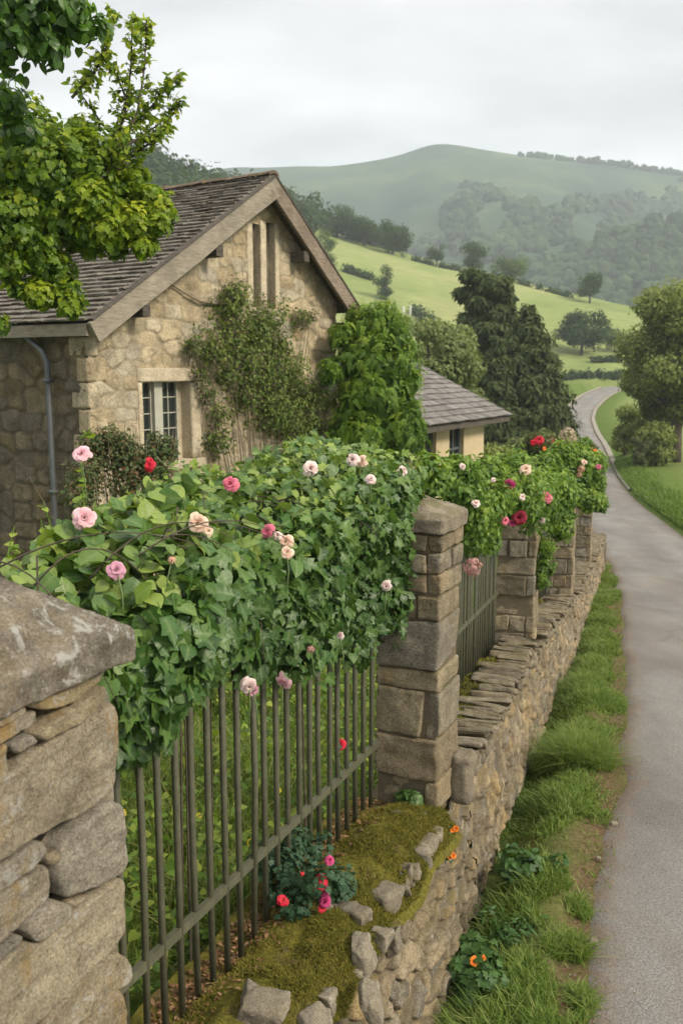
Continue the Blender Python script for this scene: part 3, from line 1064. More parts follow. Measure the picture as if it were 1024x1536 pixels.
RG = 'trees along the ridge of the field'
T('ridge_tree', 'bright green tree just behind the right bargeboard of the cottage roof', 488, None, 340, 48, 215, M['bgleaf'], 1900, 1, group=RG, lo=.0)
T('ridge_tree', 'dark bushy tree at the upper left end of the field ridge', 505, None, 306, 66, 285, M['ridgeleaf'], 1500, 2, group=RG, lo=.0)
T('ridge_tree', 'dark tree on the ridge, second from the upper left end', 545, None, 314, 56, 280, M['ridgeleaf'], 1400, 3, group=RG, lo=.0)
T('ridge_tree', 'largest dark round tree on the field ridge, right end of the dense clump', 586, None, 327, 64, 275, M['ridgeleaf'], 1700, 4, group=RG, lo=.0)
T('ridge_tree', 'small lone round tree on the field ridge between the clump and a larger tree', 650, None, 357, 36, 272, M['ridgeleaf'], 1100, 5, group=RG, lo=.0)
T('ridge_tree', 'broad dark tree on the middle of the field ridge with its trunk showing', 700, None, 359, 52, 268, M['ridgeleaf'], 1500, 6, group=RG, lo=.04)
T('ridge_tree', 'low pale domed tree on the ridge just right of the broad dark one', 757, None, 381, 66, 262, M['bgleaf'], 1500, 7, group=RG, lo=.0)
T('ridge_tree', 'lone two humped tree on the right part of the ridge, above the big field tree', 875, None, 404, 56, 240, M['ridgeleaf'], 1500, 8, group=RG, lo=.06)
T('field_tree', 'small round dark tree standing in the sloping field below the ridge clump', 577, None, 389, 42, 205, M['ridgeleaf'], 1600, 9, lo=.0)
T('field_tree', 'spreading grey green tree at the foot of the field, beside the lower meadows', 866, None, 452, 84, 182, M['ridgeleaf'], 3200, 10, lo=.0, nb=22)
T('field_tree', 'smaller bushy tree touching the right side of the spreading grey green field tree', 914, None, 489, 46, 186, M['bgleaf'], 1700, 11, lo=.0)
T('pine', 'dark uneven pine with layered boughs rising behind the dense conifer', 726, 650, 410, 150, 64, M['bgdark'], 16000, 12, t=LANCE, size=.8, lo=.25, shape='pine', nb=26, inner=.3)
T('conifer', 'dense blackish conifer with a blunt cone, tallest of the pair beside the pale roof', 786, 655, 458, 150, 58, M['bgdark'], 17000, 13, t=LANCE, size=.7, lo=.04, shape='cone', nb=34)
T('conifer', 'narrower dark conifer pressed against the left side of the blunt one', 742, 655, 505, 84, 56, M['bgdark'], 9000, 14, t=LANCE, size=.65, lo=.04, shape='cone', nb=26)
T('willow', 'soft olive green willow behind the pale stone roof', 652, 650, 447, 158, 44, M['bgpale'], 9000, 15, t=OVAL, size=.3, lo=.15, nb=26)
T('willow', 'paler yellowish willow rising between the creeper and the olive one', 598, 640, 436, 90, 47, M['bgpale'], 5000, 16, t=OVAL, size=.28, lo=.2, nb=18)
T('broad_tree', 'large leafy ash tree right of the road, cut by the frame edge', 1012, None, 384, 190, 58, M['bgright'], 19000, 17, t=OVAL, size=.36, lo=.12, nb=34, inner=.35)
T('broad_tree', 'lower leafy tree beside the ash, its boughs over the lawn edge', 975, None, 500, 100, 62, M['bgright'], 7000, 18, t=OVAL, size=.34, lo=.0, nb=22)
T('shrub', 'grey green bush at the roadside below the left boughs of the ash', 938, None, 590, 64, 66, M['bgright'], 3000, 19, 'bush', t=OVAL, size=.28, lo=.0, shape='bush')
T('shrub', 'rounded bush under the ash tree nearest the lawn', 985, None, 618, 70, 56, M['bgright'], 3000, 20, 'bush', t=OVAL, size=.28, lo=.0, shape='bush')
T('shrub', 'dusty pink flowering bush under the ash tree', 962, None, 640, 30, 55, M['redshrub'], 1400, 21, 'bush', t=OVAL, size=.2, lo=.0, shape='bush')
T('shrub', 'pale grey green bush between the pale roof and the wall plants', 790, None, 604, 74, 36, M['bgpale'], 3600, 22, 'bush', t=OVAL, size=.2, lo=.0, shape='bush')
T('shrub', 'low green bush right below the dark conifer', 735, None, 622, 70, 33, M['bgright'], 3000, 23, 'bush', t=OVAL, size=.18, lo=.0, shape='bush')
T('shrub', 'tall grassy bush at the left bank of the road bend', 822, None, 600, 44, 60, M['bgright'], 2400, 24, 'bush', t=OVAL, size=.26, lo=.0, shape='bush')
T('distant_tree', 'hazy soft green tree behind the near boughs at the left edge', 45, None, 82, 190, 34, M['bgpale'], 12000, 25, t=OVAL, size=.26, lo=.3, nb=30)


def hedge(label, pts, h, w, mat, n, seed, name='hedge', cat='hedge', size=.6, group=None):
    rng = np.random.default_rng(seed)
    pts = np.asarray(pts, float)
    bl = []
    for k in range(26):
        t = rng.random() * (len(pts) - 1)
        i = int(t)
        p = pts[i] + (pts[i + 1] - pts[i]) * (t - i)
        z = gz(p[0], p[1])
        bl.append((p[0], p[1], z + h * rng.uniform(.2, .6), h * rng.uniform(.45, .7)))
    mb = MB()
    foliage(mb, DIAM, bl, n, size, rng, .3, (w, w, 1), tmin=0, tmax=.8)
    p0 = pts[0]
    return tag(mb.build(name, mat, origin=(p0[0], p0[1], gz(p0[0], p0[1]))), label, cat, group)


def uy(u, Y):
    return ((u - 512) / FPX * Y, Y)


HG = 'hedges dividing the fields'
hedge('short dark hedge high in the sloping field, left of the round field tree', [uy(518, 226), uy(556, 222)], 2.0, 1.1, M['ridgeleaf'], 900, 1, group=HG)
hedge('dark slanting hedge in the sloping field, right of the white posts', [uy(615, 200), uy(640, 190), uy(668, 180)], 2.6, 1.1, M['ridgeleaf'], 1100, 2, group=HG)
hedge('long low dark hedge just above the road bend', [uy(835, 162), uy(885, 164), uy(930, 170)], 1.5, 1., M['ridgeleaf'], 1300, 3, group=HG)
hedge('thin hedge between the two mown lower meadows', [uy(880, 176), uy(948, 178)], 1.2, 1., M['ridgeleaf'], 900, 4, group=HG)
hedge('hedge along the crest of the ridge between the clump and the broad dark tree', [uy(600, 272), uy(690, 264)], 1.8, 1.2, M['ridgeleaf'], 1200, 5, group=HG)
hedge('hedge along the crest of the ridge, right of the pale domed tree', [uy(770, 256), uy(850, 245)], 1.6, 1.1, M['ridgeleaf'], 1100, 6, group=HG)
for u_, hh, lab in ((613, 1.9, 'taller of two small white posts in the sloping field'), (603, 1.5, 'shorter of two small white posts in the sloping field')):
    x, y = uy(u_, 196)
    mb = MB()
    mb.tube([(x, y, gz(x, y) - .2), (x, y, gz(x, y) + hh)], .22, 8)
    mb.box((x, y, gz(x, y) + hh), (.26, .26, .12))
    tag(mb.build('field_post', mat_plain('white_post_paint', (.75, .74, .7)), origin=(x, y, gz(x, y))), lab, 'post', 'white posts in the field')

# ---------------------------------------------------------------- air
s = Sh('valley_haze')
v = s.n('ShaderNodeVolumePrincipled')
v.inputs['Color'].default_value = (.84, .91, .99, 1)
v.inputs['Density'].default_value = HAZE
v.inputs['Anisotropy'].default_value = 0.
s.l(v.outputs[0], s.out.inputs[1])
mb = MB()
mb.box((0, 830, 115), (1850, 1000, 215))
hz = tag(mb.build('haze', s.m), kind='stuff')
hz['kind'] = 'stuff'
UPV = np.array([0, 0, 1.])


def B(u, v, r, Y):
    p = at(u, v, Y)
    return (*p, r / FPX * Y)


def v3(xy, z):
    return np.array([xy[0], xy[1], z])


# ---------------------------------------------------------------- boundary wall
seg = np.diff(WALL, axis=0)
sl = np.concatenate([[0], np.cumsum(np.linalg.norm(seg, axis=1))])


def wall_at(s):
    s = np.asarray(s, float)
    x = np.interp(s, sl, WALL[:, 0]); y = np.interp(s, sl, WALL[:, 1])
    e = .6
    tx = np.interp(s + e, sl, WALL[:, 0]) - np.interp(s - e, sl, WALL[:, 0])
    ty = np.interp(s + e, sl, WALL[:, 1]) - np.interp(s - e, sl, WALL[:, 1])
    L = np.hypot(tx, ty)
    return x, y, tx / L, ty / L, np.interp(s, sl, WTOP)


S_P = [np.interp(yv, WALL[:, 1], sl) for yv in (2.56, 5.19, 9.72, 14.3, 19.1, 24.3)]
wall_root = thing('boundary_wall', 'long low rubble stone wall running downhill beside the road under the pillars', 'wall', v3(WALL[3], -3.6))
mb = MB()
for (s0, s1, ds, nz, cw, ch, seed) in ((S_P[0] - .6, S_P[1] + .9, .008, 130, .17, .095, 21), (S_P[1] + .9, S_P[5], .022, 56, .2, .105, 22)):
    ss = np.arange(s0, s1 + ds * .5, ds)
    f = np.linspace(0, 1, nz)
    Sg, Fg = np.meshgrid(ss, f, indexing='ij')
    x, y, tx, ty, zt = wall_at(Sg)
    nx, ny = ty, -tx
    wb = smooth(S_P[1] + .35, S_P[1] - .15, Sg)
    zt = zt - .05 * wb - .03 + .03 * fbm(np.stack([Sg.ravel() * 3, 0 * Sg.ravel(), 0 * Sg.ravel()], 1), 4, 2).reshape(Sg.shape)
    zb = zr(y) - .12
    Z = zt + (zb - zt) * Fg
    tint, e, ofs = rubble(Sg, Z, cw, ch, seed, warp=.45, p=2.8)
    h = .03 * smooth(.0, .16, e) + .02 * ofs * smooth(.0, .12, e)
    o = -.02 + .05 * wb + .03 * smooth(S_P[1] - 1., S_P[1] - 1.5, Sg) + (.11 + .06 * wb) * Fg + h
    px, py = x + nx * o, y + ny * o
    P = np.stack([px, py, Z], -1)
    nz_ = fbm(P.reshape(-1, 3) * 15, 3, 4).reshape(Sg.shape) * .013 - np.abs(vnoise(P.reshape(-1, 3) * [9, 9, 22], 6)).reshape(Sg.shape) * .012 + fbm(P.reshape(-1, 3) * 3.2, 31, 2).reshape(Sg.shape) * .028
    P[..., 0] += nx * nz_; P[..., 1] += ny * nz_
    mb.grid(P, tint=tint, aux=smooth(.16, .02, e) * .85, flip=True)
mb.build('stone_face', M['wall'], wall_root, True)
# the wall's top bed and its garden side
ss = np.arange(S_P[0] - 2.2, S_P[5] + .01, .05)
x, y, tx, ty, zt = wall_at(ss)
rows = []
for o, dz in ((.0, -.1), (-.1, -.07), (-.42, -.07), (-.5, -.09), (-.52, -1.2)):
    rows.append(np.stack([x + ty * o, y - tx * o, zt + dz], -1))
mb = MB()
mb.grid(np.stack(rows, 1), tint=.4, aux=.6)
xe, ye, txe, tye, zte = wall_at(S_P[5])
mb.box((xe - tye * .18, ye + txe * .18, zte - .6), (.3, .05, .56), np.array([[tye, -txe, 0], [txe, tye, 0], [0, 0, 1]]))
mb.build('core', M['wall'], wall_root, True)

# coping of slabs set on edge
mb = MB()
for b in (1, 2, 3, 4):
    wpil = .42
    s = S_P[b] + wpil + .02
    end = S_P[b + 1] - .03
    while s < end:
        L = RNG.uniform(.085, .13)
        x, y, tx, ty, zt = (float(q) for q in wall_at(s + L / 2))
        n2 = np.array([ty, -tx, 0]); t2 = np.array([tx, ty, 0])
        lean = RNG.uniform(.3, .6)
        yaw = RNG.normal() * .1
        ex = norm(n2 + t2 * yaw); ey = norm(np.cross(UPV, ex))
        ey2 = ey * math.cos(lean) + UPV * -math.sin(lean)
        ez2 = np.cross(ex, ey2)
        hl = RNG.uniform(.15, .24)
        c = np.array([x, y, zt]) + n2 * (.09 - hl + RNG.normal() * .018) + UPV * RNG.uniform(-.005, .03)
        stone_box(mb, c, (hl, RNG.uniform(.075, .12), RNG.uniform(.022, .038)), np.array([ex, ey2, ez2]), r=.02, n=12, amp=.009, freq=10, warp=.35)
        s += L
# a second row of smaller stones just under them
s = S_P[1] + .5
while s < S_P[5]:
    L = RNG.uniform(.08, .2)
    x, y, tx, ty, zt = (float(q) for q in wall_at(s + L / 2))
    n2 = np.array([ty, -tx, 0]); t2 = np.array([tx, ty, 0])
    stone_box(mb, np.array([x, y, zt - RNG.uniform(.08, .13)]) + n2 * RNG.uniform(-.02, .02), (.08, L * .48, RNG.uniform(.025, .045)), np.array([n2, t2, UPV]), r=.03, n=5, amp=.007, freq=10, warp=.2)
    s += L
mb.build('coping', M['coping'], wall_root, True)

# ---------------------------------------------------------------- pillars
T1 = norm(np.array([WALL[3, 0] - WALL[2, 0], WALL[3, 1] - WALL[2, 1], 0]))
N1 = np.array([T1[1], -T1[0], 0])
TB = [norm(np.append(WALL[i + 1] - WALL[i], 0)) for i in range(len(WALL) - 1)]


def cap_stone(mb, c, half, ax, rise, r=.015, n=18, amp=.006, ridge=0., freq=9):
    V, F = cube_grid(n)
    half = np.asarray(half, float)
    W = V * half
    q = np.clip(W, -(half - r), half - r)
    d = W - q
    L = np.linalg.norm(d, axis=1, keepdims=True)
    W = q + d / np.maximum(L, 1e-9) * np.minimum(L, r)
    top = V[:, 2] > .99
    m = np.maximum(np.abs(V[:, 0]), np.maximum(np.abs(V[:, 1]) - ridge, 0) / (1 - ridge))
    W[:, 2] += np.where(top, rise * np.clip(1 - m, 0, 1), 0)
    P = np.asarray(c) + W @ np.asarray(ax)
    nn = norm(V) @ np.asarray(ax)
    sd = int(RNG.integers(1e6))
    P = P + nn * (amp * fbm(P * freq, sd, 4) + amp * 1.2 * vnoise(P * 3.3, sd + 5))[:, None]
    mb.add(P, F, RNG.random(), 0.)


def pillar(label, corner, t, w, z0, courses, group, cap_rise=.1, cap_th=.045, seed=1):
    rng = np.random.default_rng(seed)
    n = np.array([t[1], -t[0], 0])
    ax = np.array([-n, t, UPV])
    org = np.array([corner[0], corner[1], 0.])
    base = org + ax[0] * w / 2 + ax[1] * w / 2 + UPV * z0
    root = thing('stone_pillar', label, 'pillar', base, group)
    H = sum(courses)
    mb = MB()
    core = MB()
    core.box(base + UPV * (H / 2 - .04), (w / 2 - .016, w / 2 - .016, H / 2 + .04), ax, .4, 1.)
    z = z0
    fac = w * .2
    solid = []
    for i, h in enumerate(courses):
        thru = rng.random() < .55
        f0 = -.006 if thru else fac
        solid.append((z, z + h, thru))
        cuts = [f0, w]
        if rng.random() < (.55 if thru else .35) and h < .26:
            cuts = [f0, f0 + (w - f0) * rng.uniform(.35, .65), w]
        for a, b in zip(cuts[:-1], cuts[1:]):
            hh = h * (rng.uniform(.93, 1.) if len(cuts) > 2 else 1)
            c = org + ax[0] * ((a + b) / 2) + ax[1] * (w / 2 + rng.normal() * .008) + UPV * (z + hh / 2)
            stone_box(mb, c, ((b - a) / 2 - .0025, w / 2 + rng.uniform(-.006, .014), hh / 2 - .0025), ax, r=.016, n=20, amp=.009, freq=10, warp=.14, rng=rng)
        z += h
    for (za, zb_, thru) in solid:
        if thru:
            continue
        z = za
        h = zb_ - za
        cuts = [0, w] if rng.random() < .5 else [0, w * rng.uniform(.35, .65), w]
        for a, b in zip(cuts[:-1], cuts[1:]):
            c = org + ax[0] * (fac * .5 - rng.uniform(0, .012)) + ax[1] * ((a + b) / 2) + UPV * (z + h / 2)
            stone_box(mb, c, (fac * .5 + .004, (b - a) / 2 - .003, h / 2 - .003), ax, r=.016, n=12, amp=.008, freq=10, warp=.14, rng=rng)
    sh = mb.build('shaft', M['pillar'], root, True)
    core.build('mortar', M['wall'], sh)
    mb = MB()
    cap_stone(mb, base + UPV * (H + cap_th), (w / 2 + .03, w / 2 + .03, cap_th), ax, cap_rise, ridge=.3)
    mb.build('cap', M['coping'], root, True)
    return root, base, H


def road_corner(i):
    return WALL[i]


PG = 'stone pillars along the wall'
p2w = .41
pillar('weathered stone pillar with rough hipped cap between the rose hedge and the second railing, the nearest one seen whole', WALL[3], T1, p2w, -2.71, [.2, .28, .3, .13, .31, .16, .13, .13, .11][::1], PG, .1, .05, 4)
pillar('second whole stone pillar, its top buried in the light green rambler with crimson blooms', WALL[4], TB[3], .43, -3.08, [.16, .2, .22, .24, .2, .2, .22, .2, .16], PG, .06, .04, 5)
pillar('third whole stone pillar, thin and shaded, under trailing rambler leaves behind the crimson blooms', WALL[5], TB[4], .43, -3.73, [.2, .22, .26, .2, .2, .24, .2, .2], PG, .06, .04, 6)
pillar('farthest stone pillar, beside the cream blooms near the end of the wall', WALL[6], TB[5], .43, -4.23, [.2, .22, .26, .2, .22, .24, .2, .24, .2, .15], PG, .06, .04, 7)

# the near pier at the left edge, its stones as they lie
p1 = v3(WALL[2], 0)
PL = .72
PIERZ = [0]


def face_xy(X, Yp):
    p = on_plane(X / 2, 850 + Yp / 2, p1, N1)
    return [np.dot(p - p1, T1), p[2]]


stones = [
    [(95, 400), (200, 340), (330, 300), (333, 348), (165, 442), (85, 415)],
    [(100, 500), (300, 365), (325, 362), (322, 398), (290, 430), (125, 532)],
    [(-90, 520), (0, 480), (60, 440), (125, 430), (120, 470), (50, 510), (-90, 580)],
    [(-90, 430), (0, 412), (85, 410), (80, 435), (0, 480), (-90, 515)],
    [(-90, 400), (0, 385), (95, 355), (190, 335), (90, 395), (-90, 425)],
    [(40, 540), (100, 505), (122, 532), (60, 565)],
    [(-90, 590), (0, 540), (25, 530), (28, 600), (0, 650), (-90, 715)],
    [(-100, 730), (30, 610), (290, 430), (355, 413), (364, 450), (352, 660), (340, 690), (150, 790), (0, 890), (-100, 960)],
    [(178, 832), (330, 700), (375, 715), (380, 880), (362, 920), (230, 990), (200, 1000), (182, 960)],
    [(-90, 965), (0, 905), (100, 840), (150, 826), (160, 870), (60, 930), (0, 975), (-90, 1035)],
    [(148, 882), (180, 855), (188, 890), (160, 910)],
    [(-90, 1040), (0, 980), (150, 900), (168, 925), (172, 1000), (100, 1060), (0, 1140), (-90, 1200)],
    [(82, 1092), (150, 1020), (175, 1002), (207, 1020), (207, 1050), (110, 1132)],
    [(208, 1012), (270, 985), (250, 1015), (215, 1045)],
    [(-100, 1260), (60, 1130), (130, 1130), (345, 928), (375, 945), (380, 1090), (330, 1150), (220, 1250), (100, 1372), (-100, 1520)],
    [(-90, 1205), (0, 1150), (65, 1104), (72, 1120), (30, 1160), (-90, 1250)],
    [(190, 1290), (340, 1150), (385, 1172), (392, 1240), (300, 1315), (180, 1430), (110, 1430)],
    [(310, 1325), (387, 1262), (394, 1380), (394, 1480), (200, 1600), (225, 1410)],
    [(-100, 1540), (90, 1400), (205, 1430), (195, 1610), (-100, 1800)],
]
root = thing('gate_pier', 'big rough stone pier with lichened sloping cap at the left edge, cut by the frame', 'pillar', p1 - T1 * .3 - N1 * .3 + UPV * -2.7)
mb = MB()
tints = {7: .5, 8: .62, 14: .85, 0: .3, 1: .4, 11: .55, 16: .45}
for i, pl in enumerate(stones):
    q = [face_xy(*p) for p in pl]
    q = [(max(a, -PL), b) for a, b in q]
    stone_poly(mb, q, p1 - N1 * .042, T1, UPV, N1, depth=.035 + RNG.uniform(0, .025), back=.16, amp=.006, freq=9, rings=30, npt=150 if len(pl) > 6 else 80, tint=tints.get(i, RNG.uniform(.1, .7)), tilt=.008)
zc = on_plane(200, 1000, p1, N1)[2]
sh = mb.build('shaft', M['gatepier'], root, True)
mb = MB()
ax1 = np.array([T1, -N1, UPV])
ztop = on_plane(192, 985, p1, N1)[2]
mb.box(p1 - T1 * (PL / 2 + .012) - N1 * (.43) + UPV * (ztop - 1.05), (PL / 2 - .012, .355, 1.05), ax1, .4, 1.)
mb.build('mortar', M['gatepier'], sh)
# blocks on its far and near sides
mb = MB()
z = -2.9
while z < ztop - .12:
    h = RNG.uniform(.14, .32)
    h = min(h, ztop - z)
    for sx in (.0, -PL):
        stone_box(mb, p1 + T1 * (sx + (-.07 if sx == 0 else .07)) - N1 * .385 + UPV * (z + h / 2), (.08, .34, h / 2 - .006), ax1, r=.03, n=9, amp=.01)
    z += h
mb.build('return_stones', M['gatepier'], root, True)
mb = MB()
cth = .048
cap_stone(mb, p1 - T1 * (PL / 2 - .0) - N1 * .36 + UPV * (ztop + cth - .006), (PL / 2 + .03, .36 + .03, cth), ax1, .27, r=.012, n=90, amp=.008, ridge=.1, freq=11)
mb.build('cap', M['cap'], root, True)

# ---------------------------------------------------------------- iron railings
PLW = .42


def railing(label, a, b, za, zb, o, top, rail_h, spacing, gi):
    """a,b: road-face corners at both ends; o: set back from the road face"""
    t = norm(np.array([b[0] - a[0], b[1] - a[1], 0]))
    n = np.array([t[1], -t[0], 0])
    A = v3(a, za) - n * o
    Bp = v3(b, zb) - n * o
    L = np.linalg.norm((Bp - A)[:2])
    root = thing('iron_railing', label, 'railing', A, 'iron railings between the pillars')
    d = (Bp - A) / L
    for nm, h in (('bottom_rail', rail_h), ('top_rail', top - .12)):
        mb = MB()
        c = (A + Bp) / 2 + UPV * h
        dn = norm(Bp - A)
        ax = np.array([dn, n, np.cross(dn, n)])
        hx, hn, hz = np.linalg.norm(Bp - A) / 2, .013, .021
        mb.box(c, (hx, hn, hz), ax)
        mb.build(nm, M['iron'], root)
    k = int(L / spacing)
    for i in range(k):
        p = A + d * (spacing * (i + .5))
        mb = MB()
        ln = np.array([RNG.normal() * .006, RNG.normal() * .004, 0])
        mb.tube([p + UPV * -.07, p + UPV * top * .5 + ln, p + UPV * top + ln * .5, p + UPV * (top + .018)], [.015, .015, .015, .006], 8)
        o_ = mb.build('bar', M['iron'], root, True)
    return root


railing('dark green iron railing under the rose hedge, nearest of the railings', WALL[2], WALL[3], -2.66, -2.66, p2w - .03, 1.52, .36, .118, 0)
off = TB[3][:2] * PLW
railing('dark iron railing between the first and second whole pillars, above the slab coping', WALL[3] + TB[3][:2] * PLW, WALL[4], -2.70, -3.02, .40, 1.45, .55, .125, 1)
railing('dark iron railing between the second and third whole pillars, hidden by trailing leaves', WALL[4] + TB[4][:2] * PLW, WALL[5], -3.06, -3.66, .40, 1.4, .5, .13, 2)
railing('farthest dark iron railing, before the last pillar of the wall', WALL[5] + TB[5][:2] * PLW, WALL[6], -3.7, -4.16, .40, 1.4, .5, .13, 3)

# ---------------------------------------------------------------- mossy ledge of the first bay
kk = np.arange(-3.1, .05, .016)
oo = np.arange(-.16, .58, .016)
KG, OG = np.meshgrid(kk, oo, indexing='ij')
FB = v3(WALL[3], 0) - N1 * p2w                       # the fence line at the first whole pillar


def ledge_z(k, o):
    k, o = np.asarray(k, float), np.asarray(o, float)
    q = np.stack([k.ravel() * 3, o.ravel() * 3, 0 * k.ravel()], 1)
    b = fbm(q, 12, 3).reshape(k.shape) + .9 * np.abs(fbm(q * 1.3, 19, 2)).reshape(k.shape) * smooth(.08, .25, o)
    return -2.675 + .05 * b + .03 * np.sin(np.clip(o / .5, 0, 1) * np.pi) - 1.3 * np.clip(o - .40 - .07 * smooth(-1., -1.4, k) - .05 * fbm(np.stack([k.ravel() * 4.2, 0 * k.ravel(), 0 * k.ravel()], 1), 91, 3).reshape(k.shape), 0, 1) ** 1.15 - .01 * smooth(.1, -.1, o)


LZ = ledge_z(KG, OG)
mb = MB()
PLg = FB + KG[..., None] * T1 + OG[..., None] * N1
PLg[..., 2] = LZ
mb.grid(PLg, flip=True)
s = Sh('mossy_soil')
c = s.ramp(s.noise(28, 5, .75), [(.3, (.05, .035, .018)), (.5, (.12, .085, .045)), (.72, (.2, .15, .09))])
c = s.mix(s.ramp(s.noise(5, 5, .7), [(.36, 0.), (.5, .95)]), c, s.ramp(s.noise(50, 3, .7), [(.3, (.08, .08, .014)), (.7, (.22, .195, .036))]))
M['mossbed'] = s.done(s.pbsdf(c, .95, .05, s.bump(s.noise(45, 5, .8), 1., .02)))
mb.build('moss_bed', M['mossbed'], wall_root, True)
mb = MB()
n = 75000
k = RNG.uniform(-3.05, .03, n); o = RNG.uniform(.02, .55, n) + .04 * smooth(-1., -1.4, k)
q = np.stack([k * 4.5, o * 4.5, 0 * k], 1)
dens = fbm(q, 40, 3) + .55 * smooth(.05, .3, o) - .12
m = RNG.random(n) < np.clip(dens * 1.8 + .5, 0.03, 1)
k, o, dens = k[m], o[m], dens[m]
z = ledge_z(k, o) + .012 * np.clip(dens, 0, 1)
P = FB + k[:, None] * T1 + o[:, None] * N1
P[:, 2] = z - .004
blades(mb, P, .022, .0045, .9, tmin=.05, tmax=.85)
n = 26000
k = RNG.uniform(-2.8, 0., n); dz = RNG.random(n) ** 1.5 * .34
q = np.stack([k * 3.2, dz * .8, 0 * k], 1)
m = fbm(q, 44, 2) > -.55 + dz * 4.2
P = FB + k[:, None] * T1 + (p2w + .065 + .05 * dz[:, None] + .03 * smooth(-1., -1.4, k)[:, None]) * N1
P[:, 2] = -2.7 - dz
blades(mb, P[m] + N1 * .012, .02, .006, 1.2, tmin=.05, tmax=.7)
tag(mb.build('moss', M['moss']), kind='stuff')
# litter of dead leaves by the railing foot
mb = MB()
n = 2600
k = RNG.uniform(-3., 0, n); o = np.abs(RNG.normal(size=n)) * .12 - .11
P = FB + k[:, None] * T1 + o[:, None] * N1
P[:, 2] = ledge_z(k, o) + .008
inst(mb, OVAL, P, UPV + RNG.normal(size=(n, 3)) * .4, RNG.normal(size=(n, 3)), RNG.uniform(.012, .035, n), RNG.random(n))
tag(mb.build('leaf_litter', mat_leaf('dead_leaf', [(.1, .055, .025), (.2, .11, .05), (.32, .2, .11)], .1, .8, .1)), kind='stuff')

# moss strip behind the coping of the second and third bays
mb = MB()
n = 16000
b = RNG.integers(1, 4, n)
tt = RNG.random(n)
s_ = np.array(S_P)[b] + .42 + tt * (np.array(S_P)[b + 1] - np.array(S_P)[b] - .42)
x, y, tx, ty, zt = wall_at(s_)
o = -RNG.uniform(.12, .42, n)
P = np.stack([x + ty * o, y - tx * o, zt + .0], 1)
m = fbm(P * 3.5, 9, 2) > -.05
blades(mb, P[m] + [0, 0, .005], .04, .008, .9, tmin=.0, tmax=.7)
tag(mb.build('moss', M['moss']), kind='stuff')

# embedded stones along the outer edge of the ledge
edge_st = [
    (392, 1530, .11, .09, .07, 'large pale stone at the near end of the mossy ledge, cut by the frame bottom'),
    (470, 1528, .07, .07, .07, 'narrow stone right of the large one at the near end of the ledge'),
    (543, 1425, .05, .085, .085, 'tall upright stone on the outer edge of the mossy ledge'),
    (528, 1370, .1, .055, .05, 'flat pale stone beside the red geraniums on the mossy ledge'),
    (484, 1370, .04, .035, .025, 'small pale stone touching the lower geranium blooms'),
    (577, 1335, .07, .075, .06, 'rounded grey stone halfway along the outer edge of the ledge'),
    (590, 1378, .045, .06, .07, 'small grey stone below the rounded one on the ledge edge'),
    (609, 1290, .05, .065, .08, 'pale oval stone on the ledge edge nearest the pillar foot'),
    (612, 1226, .09, .07, .03, 'flat stone sunk in moss before the pillar foot'),
    (556, 1480, .06, .08, .09, 'grey stone on the outer edge below the tall upright one'),
]
for (u, v, a, b_, c_, lab) in edge_st:
    p = on_plane(u, v, np.array([0, 0, -2.66]), UPV)
    d = p - FB
    k_, o_ = np.dot(d, T1), np.dot(d, N1)
    p[2] = float(ledge_z(np.array([k_]), np.array([min(o_, .54)]))[0]) - c_ * .25
    yaw = RNG.uniform(-.5, .5)
    pit = RNG.uniform(-.3, .3)
    e0 = N1 * math.cos(yaw) + T1 * math.sin(yaw)
    e1 = T1 * math.cos(yaw) - N1 * math.sin(yaw)
    R_ = np.array([e0 * math.cos(pit) + UPV * math.sin(pit), e1, UPV * math.cos(pit) - e0 * math.sin(pit)])
    mb = MB()
    stone_box(mb, p, (a, b_, c_), R_, r=min(a, b_, c_) * .4, n=24, amp=.017, freq=9, warp=.75)
    tag(mb.build('ledge_stone', M['rock'], sm=True, origin=p), lab, 'stone', 'stones set in the mossy ledge')
mb = MB()
kq = -3.0
while kq < -.12:
    w_ = RNG.uniform(.05, .13)
    if RNG.random() < .72:
        oq = .47 + .07 * float(smooth(-1., -1.4, kq)) + RNG.normal() * .02
        c = FB + T1 * (kq + w_ / 2) + N1 * oq
        c[2] = -2.70 - RNG.uniform(0, .05)
        a_ = RNG.uniform(-.4, .4)
        R_ = np.array([N1 * math.cos(a_) + T1 * math.sin(a_), T1 * math.cos(a_) - N1 * math.sin(a_), UPV])
        stone_box(mb, c, (RNG.uniform(.05, .09), w_ * .5, RNG.uniform(.035, .075)), R_, r=.02, n=14, amp=.013, freq=9, warp=.6)
    kq += w_ * 1.05
mb.build('edge_stones', M['rock'], wall_root, True)
p = on_plane(692, 1165, v3(WALL[3], 0) + N1 * .06, N1)
mb = MB()
stone_box(mb, p + T1 * .02, (.075, .085, .17), np.array([N1, T1, UPV]), r=.05, n=14, amp=.014, freq=8, warp=.25)
tag(mb.build('corner_stone', M['coping'], sm=True, origin=p), 'upright dark boulder at the start of the slab coping, right of the nearest whole pillar', 'stone')
# ---------------------------------------------------------------- climbing plants of the wall
def hedge_top(k, o):
    k, o = np.asarray(k, float), np.asarray(o, float)
    b = fbm(np.stack([k * 2.6, o * 2.6, 0 * k], 1), 61, 4)
    return -.5 + .1 * b - (.2 + .14 * smooth(-.5, -1.1, k)) * smooth(-.3, -1.1, o) - .1 * smooth(-.5, -1.1, k) - .12 * smooth(.0, .25, o) - .26 * smooth(-1.5, -3.0, k) + .05 * smooth(-1., 0., k)


